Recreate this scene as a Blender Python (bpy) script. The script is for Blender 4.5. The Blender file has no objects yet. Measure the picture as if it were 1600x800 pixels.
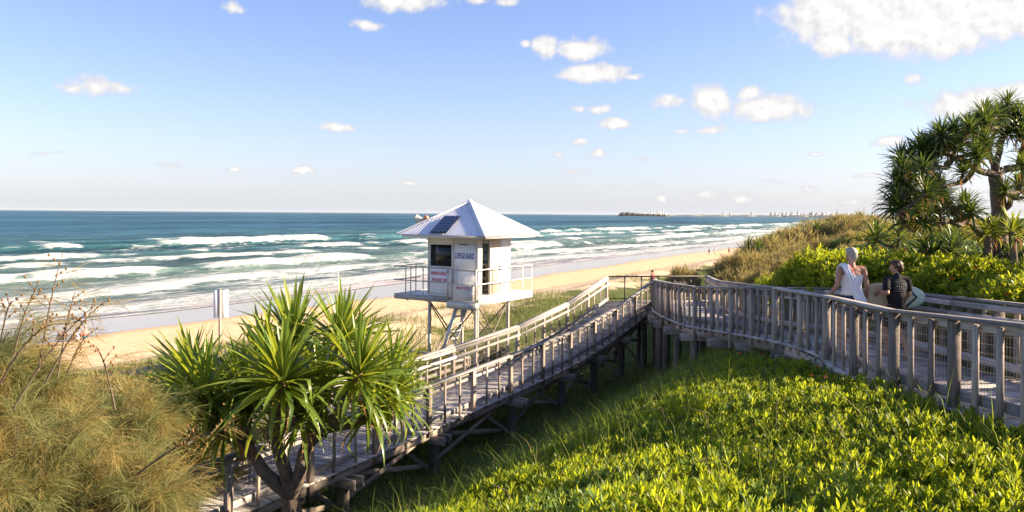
import bpy, math, random
import numpy as np
from mathutils import Vector, Matrix, Quaternion, noise as mnoise

SC = bpy.context.scene
COL = SC.collection
PI = math.pi
# ------------------------------------------------------------------ camera
# Heights below are metres relative to the camera; everything is lifted by LIFT at the end (sea level = 0).
LIFT = 10.1
FPX, CXP, HYP = 1200.0, 800.0, 334.0
cam_d = bpy.data.cameras.new('camera')
cam_d.sensor_width = 36.0
cam_d.lens = 27.0
cam_d.shift_y = -(400.0 - HYP) / 1600.0
cam_d.clip_start = 0.1
cam_d.clip_end = 60000.0
cam = bpy.data.objects.new('camera', cam_d)
cam.rotation_euler = (PI / 2, -math.radians(0.46), 0)
COL.objects.link(cam)
SC.camera = cam

def at(px, py, d):
    """point of the place at distance d along the view axis that the photograph shows at (px, py)"""
    a = math.radians(0.46)
    x, y = px - CXP, py - HYP
    xr = x * math.cos(a) + y * math.sin(a)
    yr = -x * math.sin(a) + y * math.cos(a)
    return Vector((xr / FPX * d, d, -yr / FPX * d))

# ------------------------------------------------------------------ world, sun
SUN_AZ, SUN_EL = math.radians(89), math.radians(24)
W = bpy.data.worlds.new('World')
SC.world = W
W.use_nodes = True
SC.view_settings.view_transform = 'Standard'
SC.view_settings.look = 'None'
SC.view_settings.gamma = 1.0
SC.view_settings.use_curve_mapping = False
SC.view_settings.exposure = 1.95

def build_world():
    nt = W.node_tree
    nt.nodes.clear()
    N, L = nt.nodes.new, nt.links.new
    sky = N('ShaderNodeTexSky')
    sky.sky_type = 'NISHITA'
    sky.sun_disc = False
    sky.sun_elevation = SUN_EL
    sky.sun_rotation = SUN_AZ
    sky.altitude = 0
    sky.air_density = 1.0
    sky.dust_density = 0.6
    sky.ozone_density = 4.0
    tc = N('ShaderNodeTexCoord')
    sep = N('ShaderNodeSeparateXYZ'); L(tc.outputs['Generated'], sep.inputs[0])
    def mth(op, a, b=None, clamp=False):
        n = N('ShaderNodeMath'); n.operation = op; n.use_clamp = clamp
        for i, v in enumerate((a, b)):
            if v is None: continue
            if isinstance(v, (int, float)): n.inputs[i].default_value = v
            else: L(v, n.inputs[i])
        return n.outputs[0]
    az = mth('ARCTAN2', sep.outputs[0], sep.outputs[1])
    el = mth('ARCSINE', sep.outputs[2])
    uv = N('ShaderNodeCombineXYZ'); L(az, uv.inputs[0]); L(el, uv.inputs[1])
    # warp
    n1 = N('ShaderNodeTexNoise'); n1.inputs['Scale'].default_value = 26; n1.inputs['Detail'].default_value = 6
    n1.inputs['Roughness'].default_value = 0.6
    L(uv.outputs[0], n1.inputs['Vector'])
    n2 = N('ShaderNodeTexNoise'); n2.inputs['Scale'].default_value = 46; n2.inputs['Detail'].default_value = 7.0
    n2.inputs['Roughness'].default_value = 0.6
    mp = N('ShaderNodeMapping'); mp.inputs['Location'].default_value = (3.1, 1.7, 0); L(uv.outputs[0], mp.inputs[0])
    L(mp.outputs[0], n2.inputs['Vector'])
    n3 = N('ShaderNodeTexNoise'); n3.inputs['Scale'].default_value = 46; n3.inputs['Detail'].default_value = 3; n3.inputs['Roughness'].default_value = 0.55
    mp3 = N('ShaderNodeMapping'); mp3.inputs['Location'].default_value = (3.105, 1.706, 0); L(uv.outputs[0], mp3.inputs[0]); L(mp3.outputs[0], n3.inputs['Vector'])
    def uvpx(px, py):
        hy = HYP + (px - CXP) * math.tan(math.radians(0.46))
        u = math.atan2(px - CXP, FPX)
        v = math.atan2((hy - py), math.hypot(FPX, px - CXP))
        return u, v
    # (px, py, half width, half height, strength): clouds in view, by the direction in which they stand
    C = [(625, 2, 60, 16, 1.0), (572, 39, 26, 8, .75), (905, 76, 42, 17, 1.05), (850, 76, 22, 17, 1.0), (822, 70, 14, 6, .6),
         (925, 114, 62, 14, 1.15), (985, 118, 18, 6, .7), (930, 170, 22, 7, .85), (898, 168, 13, 6, .6), (957, 192, 32, 9, 1.0),
         (904, 222, 13, 7, .85), (873, 241, 13, 5, .8), (933, 242, 15, 7, .95), (862, 255, 9, 4, .6), (1110, 158, 34, 26, 1.1),
         (1200, 170, 60, 19, 1.15), (1170, 145, 24, 14, .95), (1042, 160, 27, 12, .65), (1110, 202, 34, 6, .7), (1060, 205, 16, 4, .6),
         (1330, 15, 110, 50, 1.15), (1300, 70, 28, 20, .95), (1440, 30, 130, 48, 1.3), (1560, 25, 90, 30, 1.15), (1480, 60, 60, 22, 1.0),
         (1530, 162, 75, 20, 1.15), (1600, 155, 60, 22, 1.1), (1385, 219, 27, 9, .9), (1422, 122, 15, 9, .5), (1275, 243, 14, 4, .7),
         (155, 135, 42, 13, .75), (115, 138, 22, 8, .55), (525, 198, 32, 8, .85), (475, 269, 22, 6, 1.0), (362, 264, 12, 4, .8),
         (260, 255, 30, 4, .45), (640, 285, 20, 4, .6), (1105, 303, 24, 9, .7), (1160, 310, 22, 9, .7), (1260, 298, 14, 7, .6), (1036, 312, 16, 7, .6),
         (365, 12, 22, 8, .5), (1340, 315, 30, 6, .5), (1000, 245, 18, 4, .5), (963, 293, 12, 4, .6), (1360, 275, 22, 4, .6), (1215, 282, 26, 4, .4), (900, 268, 20, 4, .5), (70, 240, 22, 4, .35), (740, 2, 26, 7, .6), (790, 3, 20, 6, .7), (1010, 290, 10, 4, .5)]
    C = [uvpx(a, b) + (1.12 * w / FPX, 1.2 * h / FPX, .25 + .9 * s) for a, b, w, h, s in C]
    rng = random.Random(5)
    for k in range(26):                                # the same broken cumulus goes on round the rest of the sky
        u = rng.uniform(0.8, 2 * PI - 0.8); v = rng.uniform(0.03, 0.6)
        if u > PI: u -= 2 * PI
        w = rng.uniform(.02, .09) * (0.5 + v * 1.5)
        C.append((u, v, w, w * rng.uniform(.25, .45), rng.uniform(.7, 1.1)))
    wv = N('ShaderNodeVectorMath'); wv.operation = 'SUBTRACT'
    L(n1.outputs['Color'], wv.inputs[0]); wv.inputs[1].default_value = (.5, .5, .5)
    ws = N('ShaderNodeVectorMath'); ws.operation = 'MULTIPLY_ADD'
    L(wv.outputs[0], ws.inputs[0]); ws.inputs[1].default_value = (.030, .016, 0); L(uv.outputs[0], ws.inputs[2])
    acc = None
    for (u, v, w, h, s) in C:
        a = N('ShaderNodeVectorMath'); a.operation = 'SUBTRACT'; L(ws.outputs[0], a.inputs[0]); a.inputs[1].default_value = (u, v, 0)
        b = N('ShaderNodeVectorMath'); b.operation = 'MULTIPLY'; L(a.outputs[0], b.inputs[0]); b.inputs[1].default_value = (1 / w, 1 / h, 0)
        c = N('ShaderNodeVectorMath'); c.operation = 'LENGTH'; L(b.outputs[0], c.inputs[0])
        m = N('ShaderNodeMath'); m.operation = 'MULTIPLY_ADD'; L(c.outputs['Value'], m.inputs[0]); m.inputs[1].default_value = -s * .85; m.inputs[2].default_value = s
        acc = m.outputs[0] if acc is None else mth('MAXIMUM', acc, m.outputs[0])
    nz = mth('MULTIPLY', mth('SUBTRACT', n2.outputs['Fac'], .5), 1.45)
    den = mth('ADD', mth('MULTIPLY', acc, 1.18), nz)
    mr = N('ShaderNodeMapRange'); mr.interpolation_type = 'SMOOTHSTEP'
    L(den, mr.inputs[0]); mr.inputs[1].default_value = .10; mr.inputs[2].default_value = .74
    mr.inputs[3].default_value = 0; mr.inputs[4].default_value = .97
    core = N('ShaderNodeMapRange'); L(den, core.inputs[0]); core.inputs[1].default_value = .25; core.inputs[2].default_value = 1.0
    cc = N('ShaderNodeMix'); cc.data_type = 'RGBA'; L(mth('MULTIPLY', core.outputs[0], mth('ADD', mth('MULTIPLY', mth('SUBTRACT', n2.outputs['Fac'], n3.outputs['Fac']), 1.8), .80, True), True), cc.inputs[0])
    cc.inputs[6].default_value = (2.95, 3.0, 3.2, 1); cc.inputs[7].default_value = (4.6, 4.45, 4.25, 1)
    # pale sea haze low over the horizon, the same all round
    hz = mth('POWER', 2.718, mth('MULTIPLY', mth('ABSOLUTE', el), -1 / .075))
    hm = N('ShaderNodeMix'); hm.data_type = 'RGBA'; L(mth('MULTIPLY', hz, .86), hm.inputs[0])
    sk = N('ShaderNodeMix'); sk.data_type = 'RGBA'; sk.blend_type = 'MULTIPLY'; sk.inputs[0].default_value = 1; L(sky.outputs[0], sk.inputs[6]); sk.inputs[7].default_value = (1.06, .90, 1.0, 1); L(sk.outputs[2], hm.inputs[6]); hm.inputs[7].default_value = (2.95, 3.25, 3.6, 1)
    mx = N('ShaderNodeMix'); mx.data_type = 'RGBA'
    L(mr.outputs[0], mx.inputs[0]); L(hm.outputs[2], mx.inputs[6]); L(cc.outputs[2], mx.inputs[7])
    bg = N('ShaderNodeBackground'); bg.inputs['Strength'].default_value = 0.062
    L(mx.outputs[2], bg.inputs['Color'])
    out = N('ShaderNodeOutputWorld'); L(bg.outputs[0], out.inputs[0])
build_world()

sun_d = bpy.data.lights.new('sun', 'SUN')
sun_d.energy = 5.0
sun_d.angle = math.radians(0.5)
sun_d.color = (1.0, 0.80, 0.56)
sun = bpy.data.objects.new('sun', sun_d)
sdir = Vector((math.sin(SUN_AZ) * math.cos(SUN_EL), math.cos(SUN_AZ) * math.cos(SUN_EL), math.sin(SUN_EL)))
sun.rotation_euler = sdir.to_track_quat('Z', 'Y').to_euler()
sun.location = (60, 0, 40)
COL.objects.link(sun)

# ------------------------------------------------------------------ helpers
WM = {}
def reg(o, parent=None, M=None):
    COL.objects.link(o)
    M = M or Matrix.Identity(4)
    if parent is not None:
        o.parent = parent
        o.matrix_parent_inverse = Matrix.Identity(4)
        o.matrix_basis = WM[parent.name].inverted() @ M
    else:
        o.matrix_basis = M
    WM[o.name] = M
    return o

def tag(o, label=None, cat=None, group=None, kind=None):
    if label: o['label'] = label
    if cat: o['category'] = cat
    if group: o['group'] = group
    if kind: o['kind'] = kind
    return o

def empty(name, loc, label=None, cat=None, group=None):
    o = bpy.data.objects.new(name, None)
    o.empty_display_size = 0.2
    reg(o, None, Matrix.Translation(Vector(loc)))
    return tag(o, label, cat, group)

def npmesh(name, V, F, mat=None, smooth=False, attrs=None):
    """V (n,3) array, F (m,3) or (m,4) array or list of such"""
    V = np.asarray(V, np.float32)
    Fs = F if isinstance(F, list) else [F]
    Fs = [np.asarray(f, np.int32) for f in Fs if len(f)]
    me = bpy.data.meshes.new(name)
    me.vertices.add(len(V)); me.vertices.foreach_set('co', V.ravel())
    idx = np.concatenate([f.ravel() for f in Fs])
    tot = np.concatenate([np.full(len(f), f.shape[1], np.int32) for f in Fs])
    st = np.concatenate([[0], np.cumsum(tot)[:-1]]).astype(np.int32)
    me.loops.add(len(idx)); me.loops.foreach_set('vertex_index', idx)
    me.polygons.add(len(tot)); me.polygons.foreach_set('loop_start', st); me.polygons.foreach_set('loop_total', tot)
    if smooth: me.polygons.foreach_set('use_smooth', np.ones(len(tot), bool))
    me.update(calc_edges=True)
    if attrs:
        for k, v in attrs.items():
            v = np.asarray(v, np.float32)
            if v.ndim == 1:
                a = me.attributes.new(k, 'FLOAT', 'POINT'); a.data.foreach_set('value', v)
            else:
                a = me.attributes.new(k, 'FLOAT_COLOR', 'POINT'); a.data.foreach_set('color', v.ravel())
    if mat is not None: me.materials.append(mat)
    return me

class MB:
    def __init__(s): s.v, s.f, s.n = [], {}, 0
    def add(s, V, F):
        V = np.asarray(V, float).reshape(-1, 3)
        for f in F: s.f.setdefault(len(f), []).append([i + s.n for i in f])
        s.v.append(V); s.n += len(V)
    def arr(s, V, F):
        V = np.asarray(V, float).reshape(-1, 3); F = np.asarray(F)
        s.f.setdefault(F.shape[1], []).extend((F + s.n).tolist()); s.v.append(V); s.n += len(V)
    def box(s, c, size, R=None):
        c = np.array(c, float); h = np.array(size, float) / 2
        V = np.array([[x, y, z] for x in (-1, 1) for y in (-1, 1) for z in (-1, 1)], float) * h
        if R is not None: V = V @ np.array(R).T
        s.add(V + c, [(0, 1, 3, 2), (4, 6, 7, 5), (0, 4, 5, 1), (2, 3, 7, 6), (0, 2, 6, 4), (1, 5, 7, 3)])
    def bar(s, p0, p1, w, h, up=(0, 0, 1)):
        p0, p1 = np.array(p0, float), np.array(p1, float)
        x = p1 - p0; L = np.linalg.norm(x); x /= L
        y = np.cross(up, x)
        if np.linalg.norm(y) < 1e-6: y = np.cross((0, 1, 0), x)
        y /= np.linalg.norm(y); z = np.cross(x, y)
        s.box((p0 + p1) / 2, (L, w, h), np.stack([x, y, z], 1))
    def tube(s, pts, rad, n=8, cap=True):
        pts = [np.array(p, float) for p in pts]
        if np.isscalar(rad): rad = [rad] * len(pts)
        prev = None; rings = []
        for i, p in enumerate(pts):
            t = pts[min(i + 1, len(pts) - 1)] - pts[max(i - 1, 0)]
            t /= (np.linalg.norm(t) + 1e-9)
            a = prev if prev is not None else (np.array((1., 0, 0)) if abs(t[0]) < .9 else np.array((0, 1., 0)))
            a = a - t * a.dot(t); a /= (np.linalg.norm(a) + 1e-9); b = np.cross(t, a); prev = a
            rings.append([p + rad[i] * (math.cos(2 * PI * k / n) * a + math.sin(2 * PI * k / n) * b) for k in range(n)])
        V = np.array(rings).reshape(-1, 3); F = []
        for i in range(len(pts) - 1):
            for k in range(n):
                F.append((i * n + k, i * n + (k + 1) % n, (i + 1) * n + (k + 1) % n, (i + 1) * n + k))
        s.add(V, F)
        if cap and n <= 12:
            s.add(rings[0], [tuple(range(n))[::-1]]); s.add(rings[-1], [tuple(range(n))])
    def mesh(s, name, mat, smooth=False):
        V = np.concatenate(s.v)
        Fs = [np.array(f) for f in s.f.values()]
        return npmesh(name, V, Fs, mat, smooth)
    def build(s, name, mat, parent=None, M=None, smooth=False, local=None):
        """local: matrix of the object's origin; vertices are given in world space"""
        me = s.mesh(name, mat, smooth)
        if local is not None:
            me.transform(local.inverted()); M = local
        return reg(bpy.data.objects.new(name, me), parent, M)

_box = {}
def boxmesh(L, w, h, mat, ch):
    key = (round(L, 2), round(w, 3), round(h, 3), mat.name, ch)
    if key in _box: return _box[key]
    L = max(round(L, 2), .01)
    c = min(ch, w * .3, h * .3)
    sec = [(-w / 2 + c, -h / 2), (w / 2 - c, -h / 2), (w / 2, -h / 2 + c), (w / 2, h / 2 - c), (w / 2 - c, h / 2), (-w / 2 + c, h / 2), (-w / 2, h / 2 - c), (-w / 2, -h / 2 + c)]
    V = [(x, a, b) for x in (-L / 2, L / 2) for a, b in sec]
    F = [(i, (i + 1) % 8, 8 + (i + 1) % 8, 8 + i) for i in range(8)]
    mb = MB(); mb.add(V, F); mb.f.setdefault(8, []).extend([list(range(8))[::-1], list(range(8, 16))])
    _box[key] = mb.mesh('board', mat)
    return _box[key]

def piece(name, parent, p0, p1, w, h, mat, up=(0, 0, 1), ch=.008, roll=0):
    """one straight board from p0 to p1: w across, h along up; local X runs along it"""
    p0, p1 = Vector(p0), Vector(p1)
    x = p1 - p0; L = x.length; x.normalize()
    y = Vector(up).cross(x)
    if y.length < 1e-5: y = Vector((0, 1, 0)).cross(x)
    y.normalize(); z = x.cross(y)
    R = Matrix((x, y, z)).transposed()
    if roll: R = R @ Matrix.Rotation(roll, 3, 'X')
    M = Matrix.Translation((p0 + p1) / 2) @ R.to_4x4()
    return reg(bpy.data.objects.new(name, boxmesh(L, w, h, mat, ch)), parent, M)

# ------------------------------------------------------------------ materials
def newmat(name):
    m = bpy.data.materials.new(name); m.use_nodes = True
    nt = m.node_tree; b = nt.nodes['Principled BSDF']
    return m, nt, b
def ramp(nt, src, stops):
    r = nt.nodes.new('ShaderNodeValToRGB')
    el = r.color_ramp.elements
    while len(el) < len(stops): el.new(.5)
    for e, (p, c) in zip(el, stops): e.position = p; e.color = (*c, 1)
    nt.links.new(src, r.inputs[0]); return r.outputs[0]
def noise_node(nt, vec, scale, detail=4, rough=.55):
    n = nt.nodes.new('ShaderNodeTexNoise'); n.inputs['Scale'].default_value = scale
    n.inputs['Detail'].default_value = detail; n.inputs['Roughness'].default_value = rough
    if vec is not None: nt.links.new(vec, n.inputs['Vector'])
    return n.outputs['Fac']
def mapping(nt, src, scale=(1, 1, 1), rot=(0, 0, 0), loc=(0, 0, 0)):
    m = nt.nodes.new('ShaderNodeMapping'); m.inputs['Scale'].default_value = scale
    m.inputs['Rotation'].default_value = rot; m.inputs['Location'].default_value = loc
    nt.links.new(src, m.inputs[0]); return m.outputs[0]
def mixc(nt, fac, a, b, mode='MIX'):
    n = nt.nodes.new('ShaderNodeMix'); n.data_type = 'RGBA'; n.blend_type = mode
    for s, v in ((0, fac), (6, a), (7, b)):
        if isinstance(v, (int, float)): n.inputs[s].default_value = v
        elif isinstance(v, tuple): n.inputs[s].default_value = (*v, 1)
        else: nt.links.new(v, n.inputs[s])
    return n.outputs[2]
def mathn(nt, op, a, b=None, c=None, clamp=False):
    n = nt.nodes.new('ShaderNodeMath'); n.operation = op; n.use_clamp = clamp
    for i, v in enumerate((a, b, c)):
        if v is None: continue
        if isinstance(v, (int, float)): n.inputs[i].default_value = v
        else: nt.links.new(v, n.inputs[i])
    return n.outputs[0]
def bump(nt, b, h, strength=.3, dist=.01):
    n = nt.nodes.new('ShaderNodeBump'); n.inputs['Strength'].default_value = strength; n.inputs['Distance'].default_value = dist
    nt.links.new(h, n.inputs['Height']); nt.links.new(n.outputs[0], b.inputs['Normal'])

def plain(name, col, rough=.6, spec=.4, metal=0, var=.0, nscale=6, bumpd=0):
    m, nt, b = newmat(name)
    b.inputs['Roughness'].default_value = rough; b.inputs['Specular IOR Level'].default_value = spec; b.inputs['Metallic'].default_value = metal
    tc = nt.nodes.new('ShaderNodeTexCoord')
    f = noise_node(nt, tc.outputs['Object'], nscale, 5, .65)
    lo = tuple(c * (1 - var) for c in col); hi = tuple(min(1, c * (1 + var * .5)) for c in col)
    nt.links.new(ramp(nt, f, [(.3, lo), (.7, hi)]), b.inputs['Base Color'])
    if bumpd: bump(nt, b, f, .5, bumpd)
    return m

def wood(name, dark, mid, light, rough=.8):
    """weathered timber: grain runs along each board's own long axis (local X)"""
    m, nt, b = newmat(name)
    tc = nt.nodes.new('ShaderNodeTexCoord'); oi = nt.nodes.new('ShaderNodeObjectInfo')
    off = nt.nodes.new('ShaderNodeCombineXYZ')
    nt.links.new(mathn(nt, 'MULTIPLY', oi.outputs['Random'], 40.), off.inputs[0])
    nt.links.new(mathn(nt, 'MULTIPLY', oi.outputs['Random'], 17.), off.inputs[1])
    va = nt.nodes.new('ShaderNodeVectorMath'); nt.links.new(tc.outputs['Object'], va.inputs[0]); nt.links.new(off.outputs[0], va.inputs[1])
    g = noise_node(nt, mapping(nt, va.outputs[0], (2.2, 45, 45)), 1, 6, .65)
    blot = noise_node(nt, mapping(nt, va.outputs[0], (2.5, 9, 9)), 1, 4, .6)
    c = ramp(nt, g, [(.25, dark), (.5, mid), (.78, light)])
    c2 = mixc(nt, ramp(nt, blot, [(.42, (0, 0, 0)), (.7, (.75, .75, .75))]), c, tuple(x * .55 for x in mid))
    br = nt.nodes.new('ShaderNodeMapRange'); nt.links.new(oi.outputs['Random'], br.inputs[0]); br.inputs[3].default_value = .58; br.inputs[4].default_value = 1.38
    hs = nt.nodes.new('ShaderNodeHueSaturation'); nt.links.new(br.outputs[0], hs.inputs['Value']); nt.links.new(c2, hs.inputs['Color'])
    nt.links.new(hs.outputs[0], b.inputs['Base Color'])
    b.inputs['Roughness'].default_value = rough; b.inputs['Specular IOR Level'].default_value = .3
    bump(nt, b, g, .5, .004)
    return m

def leafmat(name, c1, c2, tc_, trans=.4, rough=.45, spec=.35, c3=None, other=None):
    m, nt, b = newmat(name)
    g = nt.nodes.new('ShaderNodeNewGeometry')
    r = g.outputs['Random Per Island']
    stops = [(0, c1), (.8, c2)] + ([(1, c3)] if c3 else [])
    col = ramp(nt, r, stops)
    if other:                                         # a second species in patches
        f_ = noise_node(nt, g.outputs['Position'], .9, 3, .6); k_ = ramp(nt, f_, [(.50, (0, 0, 0)), (.60, (1, 1, 1))])
        col = mixc(nt, k_, col, mixc(nt, r, other, tuple(x * 1.8 for x in other)))
    nt.links.new(col, b.inputs['Base Color'])
    b.inputs['Roughness'].default_value = rough; b.inputs['Specular IOR Level'].default_value = spec
    t = nt.nodes.new('ShaderNodeBsdfTranslucent')
    tcol = mixc(nt, .5, col, tc_)
    nt.links.new(mixc(nt, r, tcol, tc_), t.inputs['Color'])
    mx = nt.nodes.new('ShaderNodeMixShader'); mx.inputs[0].default_value = trans
    nt.links.new(b.outputs[0], mx.inputs[1]); nt.links.new(t.outputs[0], mx.inputs[2])
    nt.links.new(mx.outputs[0], nt.nodes['Material Output'].inputs[0])
    return m

M_post = wood('weathered_post_timber', (.115, .09, .07), (.30, .25, .205), (.48, .43, .38))
M_rail = wood('weathered_rail_timber', (.15, .137, .128), (.33, .31, .295), (.48, .455, .44))
M_deck = wood('weathered_deck_timber', (.20, .18, .165), (.41, .38, .355), (.55, .52, .49))
M_pile = wood('old_pile_timber', (.05, .045, .035), (.15, .13, .10), (.25, .22, .18))
M_wire = plain('galvanised_wire', (.33, .31, .29), .5, .5, .6, .2)
M_white = plain('white_painted_steel', (.74, .74, .72), .45, .5, 0, .14, 3)
M_cream = plain('cream_wall_panel', (.66, .62, .55), .5, .4, 0, .10, 2)
M_steel = plain('galvanised_steel', (.50, .49, .46), .45, .5, .35, .25, 5)
M_dark = plain('dark_rubber', (.02, .02, .022), .6, .4)
M_roof = plain('white_roof_sheet', (.74, .75, .78), .35, .5, 0, .10, 1.5)
M_sign = plain('white_sign_board', (.78, .80, .83), .4, .5, 0, .04, 4)
M_blue = plain('sign_blue', (.02, .05, .22), .5)
M_red = plain('sign_red', (.55, .03, .05), .5)

# ------------------------------------------------------------------ lie of the land
K = np.array((5.66, 30.2))                       # where the ramp meets the landing, the origin of (s, q)
US = np.array((.5, .866)); UQ = np.array((.866, -.5))    # along the shore; inland from the ramp
def sq(x, y): return (x - K[0]) * US[0] + (y - K[1]) * US[1], (x - K[0]) * UQ[0] + (y - K[1]) * UQ[1]
def xy(s, q): return K[0] + s * US[0] + q * UQ[0], K[1] + s * US[1] + q * UQ[1]
_pq = np.array([-400, -100, -75, -58, -45, -32, -26, -20, -16, -13, -9, -5, -1, .6, 2, 4.1, 5.5, 7, 8.5, 10, 12, 14, 25, 60, 200.])
_pz = np.array([-22, -12, -10.7, -9.95, -9.4, -8.8, -8.2, -6.7, -5.7, -5.35, -5.6, -5.9, -6.0, -6.0, -5.45, -4.15, -3.36, -2.78, -2.48, -2.28, -2.15, -2.0, -1.6, -.6, 1.0])
_tq = np.arange(-400, 200, .1); _tz = np.interp(_tq, _pq, _pz)
_kk = np.exp(-(np.arange(-14, 15) / 6.0) ** 2); _kk /= _kk.sum(); _tz = np.convolve(np.pad(_tz, 14, 'edge'), _kk, 'valid')
def vnoise(x, y, seed=0):
    """cheap smooth noise in about [-1, 1]"""
    a = np.sin(x * 1.0 + 1.7 * seed + 1.3 * np.sin(y * .83 + seed)) * np.sin(y * 1.13 - .7 * seed + 1.1 * np.sin(x * .71))
    b = np.sin(x * 2.3 + y * 1.1 + seed * 2.1) * np.sin(y * 2.05 - x * .9 + seed)
    return .65 * a + .35 * b
def ground(x, y):
    x, y = np.asarray(x, float), np.asarray(y, float)
    s, q = sq(x, y)
    z = np.interp(q, _tq, _tz)
    amp = np.clip((q + 40) / 25, 0, 1)
    dune = np.exp(-((q + 13) / 7) ** 2)
    z = z + amp * .10 * vnoise(x * .55, y * .55, 1) + amp * .04 * vnoise(x * 1.7, y * 1.7, 2) + dune * (.32 * vnoise(s * .18, q * .3, 3) + .15 * vnoise(s * .6, q * .6, 5))
    return z
# ------------------------------------------------------------------ ground, beach, sea, sky edge
def grid_mesh(name, S, Q, zf, mat, attrs=None, smooth=True):
    s, q = np.meshgrid(S, Q, indexing='ij')
    x, y = xy(s, q); z = zf(s, q, x, y)
    n, m = s.shape
    i = np.arange(n * m).reshape(n, m)
    F = np.stack([i[:-1, :-1], i[:-1, 1:], i[1:, 1:], i[1:, :-1]], -1).reshape(-1, 4)[:, ::-1]
    V = np.stack([x, y, z], -1).reshape(-1, 3)
    A = {k: f(s, q, x, y).reshape(-1, *([4] if k == 'tint' else [])) for k, f in (attrs or {}).items()}
    return npmesh(name, V, F, mat, smooth, A)
def grow(a, b, d, r):
    out = [a]
    while out[-1] < b: out.append(out[-1] + d); d *= r
    return np.array(out)
def sstep(x, a, b):
    t = np.clip((x - a) / (b - a), 0, 1); return t * t * (3 - 2 * t)

def attr(nt, name, out='Fac'):
    a = nt.nodes.new('ShaderNodeAttribute'); a.attribute_name = name; return a.outputs[out]

# dune: soil and leaf litter inland, pale sand seaward
m, nt, b = newmat('dune_soil')
tc = nt.nodes.new('ShaderNodeTexCoord')
f = noise_node(nt, tc.outputs['Object'], 3, 6, .65); f2 = noise_node(nt, tc.outputs['Object'], .35, 4, .6); f3 = noise_node(nt, tc.outputs['Object'], 30, 4, .6)
soil = ramp(nt, f, [(.3, (.045, .065, .015)), (.55, (.085, .11, .03)), (.75, (.12, .12, .045))])
sand = ramp(nt, f, [(.25, (.40, .31, .20)), (.75, (.60, .48, .33))])
k = mathn(nt, 'ADD', attr(nt, 'sand'), mathn(nt, 'MULTIPLY', mathn(nt, 'SUBTRACT', f2, .5), 1.1))
k = mathn(nt, 'ADD', k, mathn(nt, 'MULTIPLY', mathn(nt, 'SUBTRACT', f, .5), .5))
nt.links.new(mixc(nt, ramp(nt, k, [(.42, (0, 0, 0)), (.58, (1, 1, 1))]), soil, sand), b.inputs['Base Color'])
b.inputs['Roughness'].default_value = .95; b.inputs['Specular IOR Level'].default_value = .1
bump(nt, b, mathn(nt, 'ADD', f, mathn(nt, 'MULTIPLY', f3, .3)), .8, .08)
M_soil = m

def dune_z(s, q, x, y):
    z = ground(x, y)
    return np.where(q < -31.5, z - .6, z)
S = np.concatenate([np.arange(-44, 26, .4), grow(26, 1200, .5, 1.05)])
Q = np.concatenate([np.arange(-33, -16, .6), np.arange(-16, 17, .35), grow(17, 160, .6, 1.15)])
o = reg(bpy.data.objects.new('dune_ground', grid_mesh('dune_ground', S, Q, dune_z, M_soil, {'sand': lambda s, q, x, y: np.clip(sstep(-q, 7, 17) + .55 * np.exp(-((s + 4) / 7) ** 2 - ((q + 9) / 3) ** 2), 0, 1)})))
tag(o, kind='structure')

# beach
m, nt, b = newmat('beach_sand')
tc = nt.nodes.new('ShaderNodeTexCoord')
f = noise_node(nt, tc.outputs['Object'], 1.2, 6, .65); f2 = noise_node(nt, tc.outputs['Object'], .06, 4, .6); f3 = noise_node(nt, mapping(nt, tc.outputs['Object'], (1, 1, 1)), 5, 4, .6)
wet = mathn(nt, 'ADD', attr(nt, 'wet'), mathn(nt, 'MULTIPLY', mathn(nt, 'SUBTRACT', f2, .5), .35))
wetm = ramp(nt, wet, [(.44, (0, 0, 0)), (.56, (1, 1, 1))])
damp = ramp(nt, wet, [(.25, (0, 0, 0)), (.5, (1, 1, 1))])
dry = ramp(nt, f, [(.3, (.52, .37, .22)), (.7, (.64, .47, .30))])
c = mixc(nt, damp, dry, (.46, .31, .18))
c = mixc(nt, wetm, c, (.30, .24, .19))
wr_n = noise_node(nt, mapping(nt, tc.outputs['Object'], (.9, .9, .9)), 1, 6, .75)
wrk = mathn(nt, 'MULTIPLY', ramp(nt, wet, [(.10, (0, 0, 0)), (.18, (1, 1, 1)), (.26, (0, 0, 0))]), ramp(nt, wr_n, [(.58, (0, 0, 0)), (.66, (1, 1, 1))]))
c = mixc(nt, mathn(nt, 'MULTIPLY', wrk, .7), c, (.13, .09, .05))
nt.links.new(c, b.inputs['Base Color'])
nt.links.new(ramp(nt, wetm, [(0, (.9,) * 3), (1, (.10,) * 3)]), b.inputs['Roughness'])
nt.links.new(ramp(nt, wetm, [(0, (.1,) * 3), (1, (.75,) * 3)]), b.inputs['Specular IOR Level'])
bp = nt.nodes.new('ShaderNodeBump'); bp.inputs['Distance'].default_value = .10
nt.links.new(mathn(nt, 'ADD', f, mathn(nt, 'MULTIPLY', f3, .4)), bp.inputs['Height'])
nt.links.new(ramp(nt, wetm, [(0, (.8,) * 3), (1, (.012,) * 3)]), bp.inputs['Strength']); nt.links.new(bp.outputs[0], b.inputs['Normal'])
M_beach = m
S = np.concatenate([np.arange(-60, 150, 1.5), grow(150, 6000, 2, 1.06)])
Q = np.arange(-90, -26, .8)
o = reg(bpy.data.objects.new('beach', grid_mesh('beach', S, Q, lambda s, q, x, y: ground(x, y) - .02, M_beach,
    {'wet': lambda s, q, x, y: np.clip(.5 + (-q - 45.5 - 2.6 * vnoise(s * .035, s * .011, 4) - .8 * vnoise(s * .17, 0, 7)) / 9, 0, 1)})))
tag(o, kind='structure')

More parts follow.
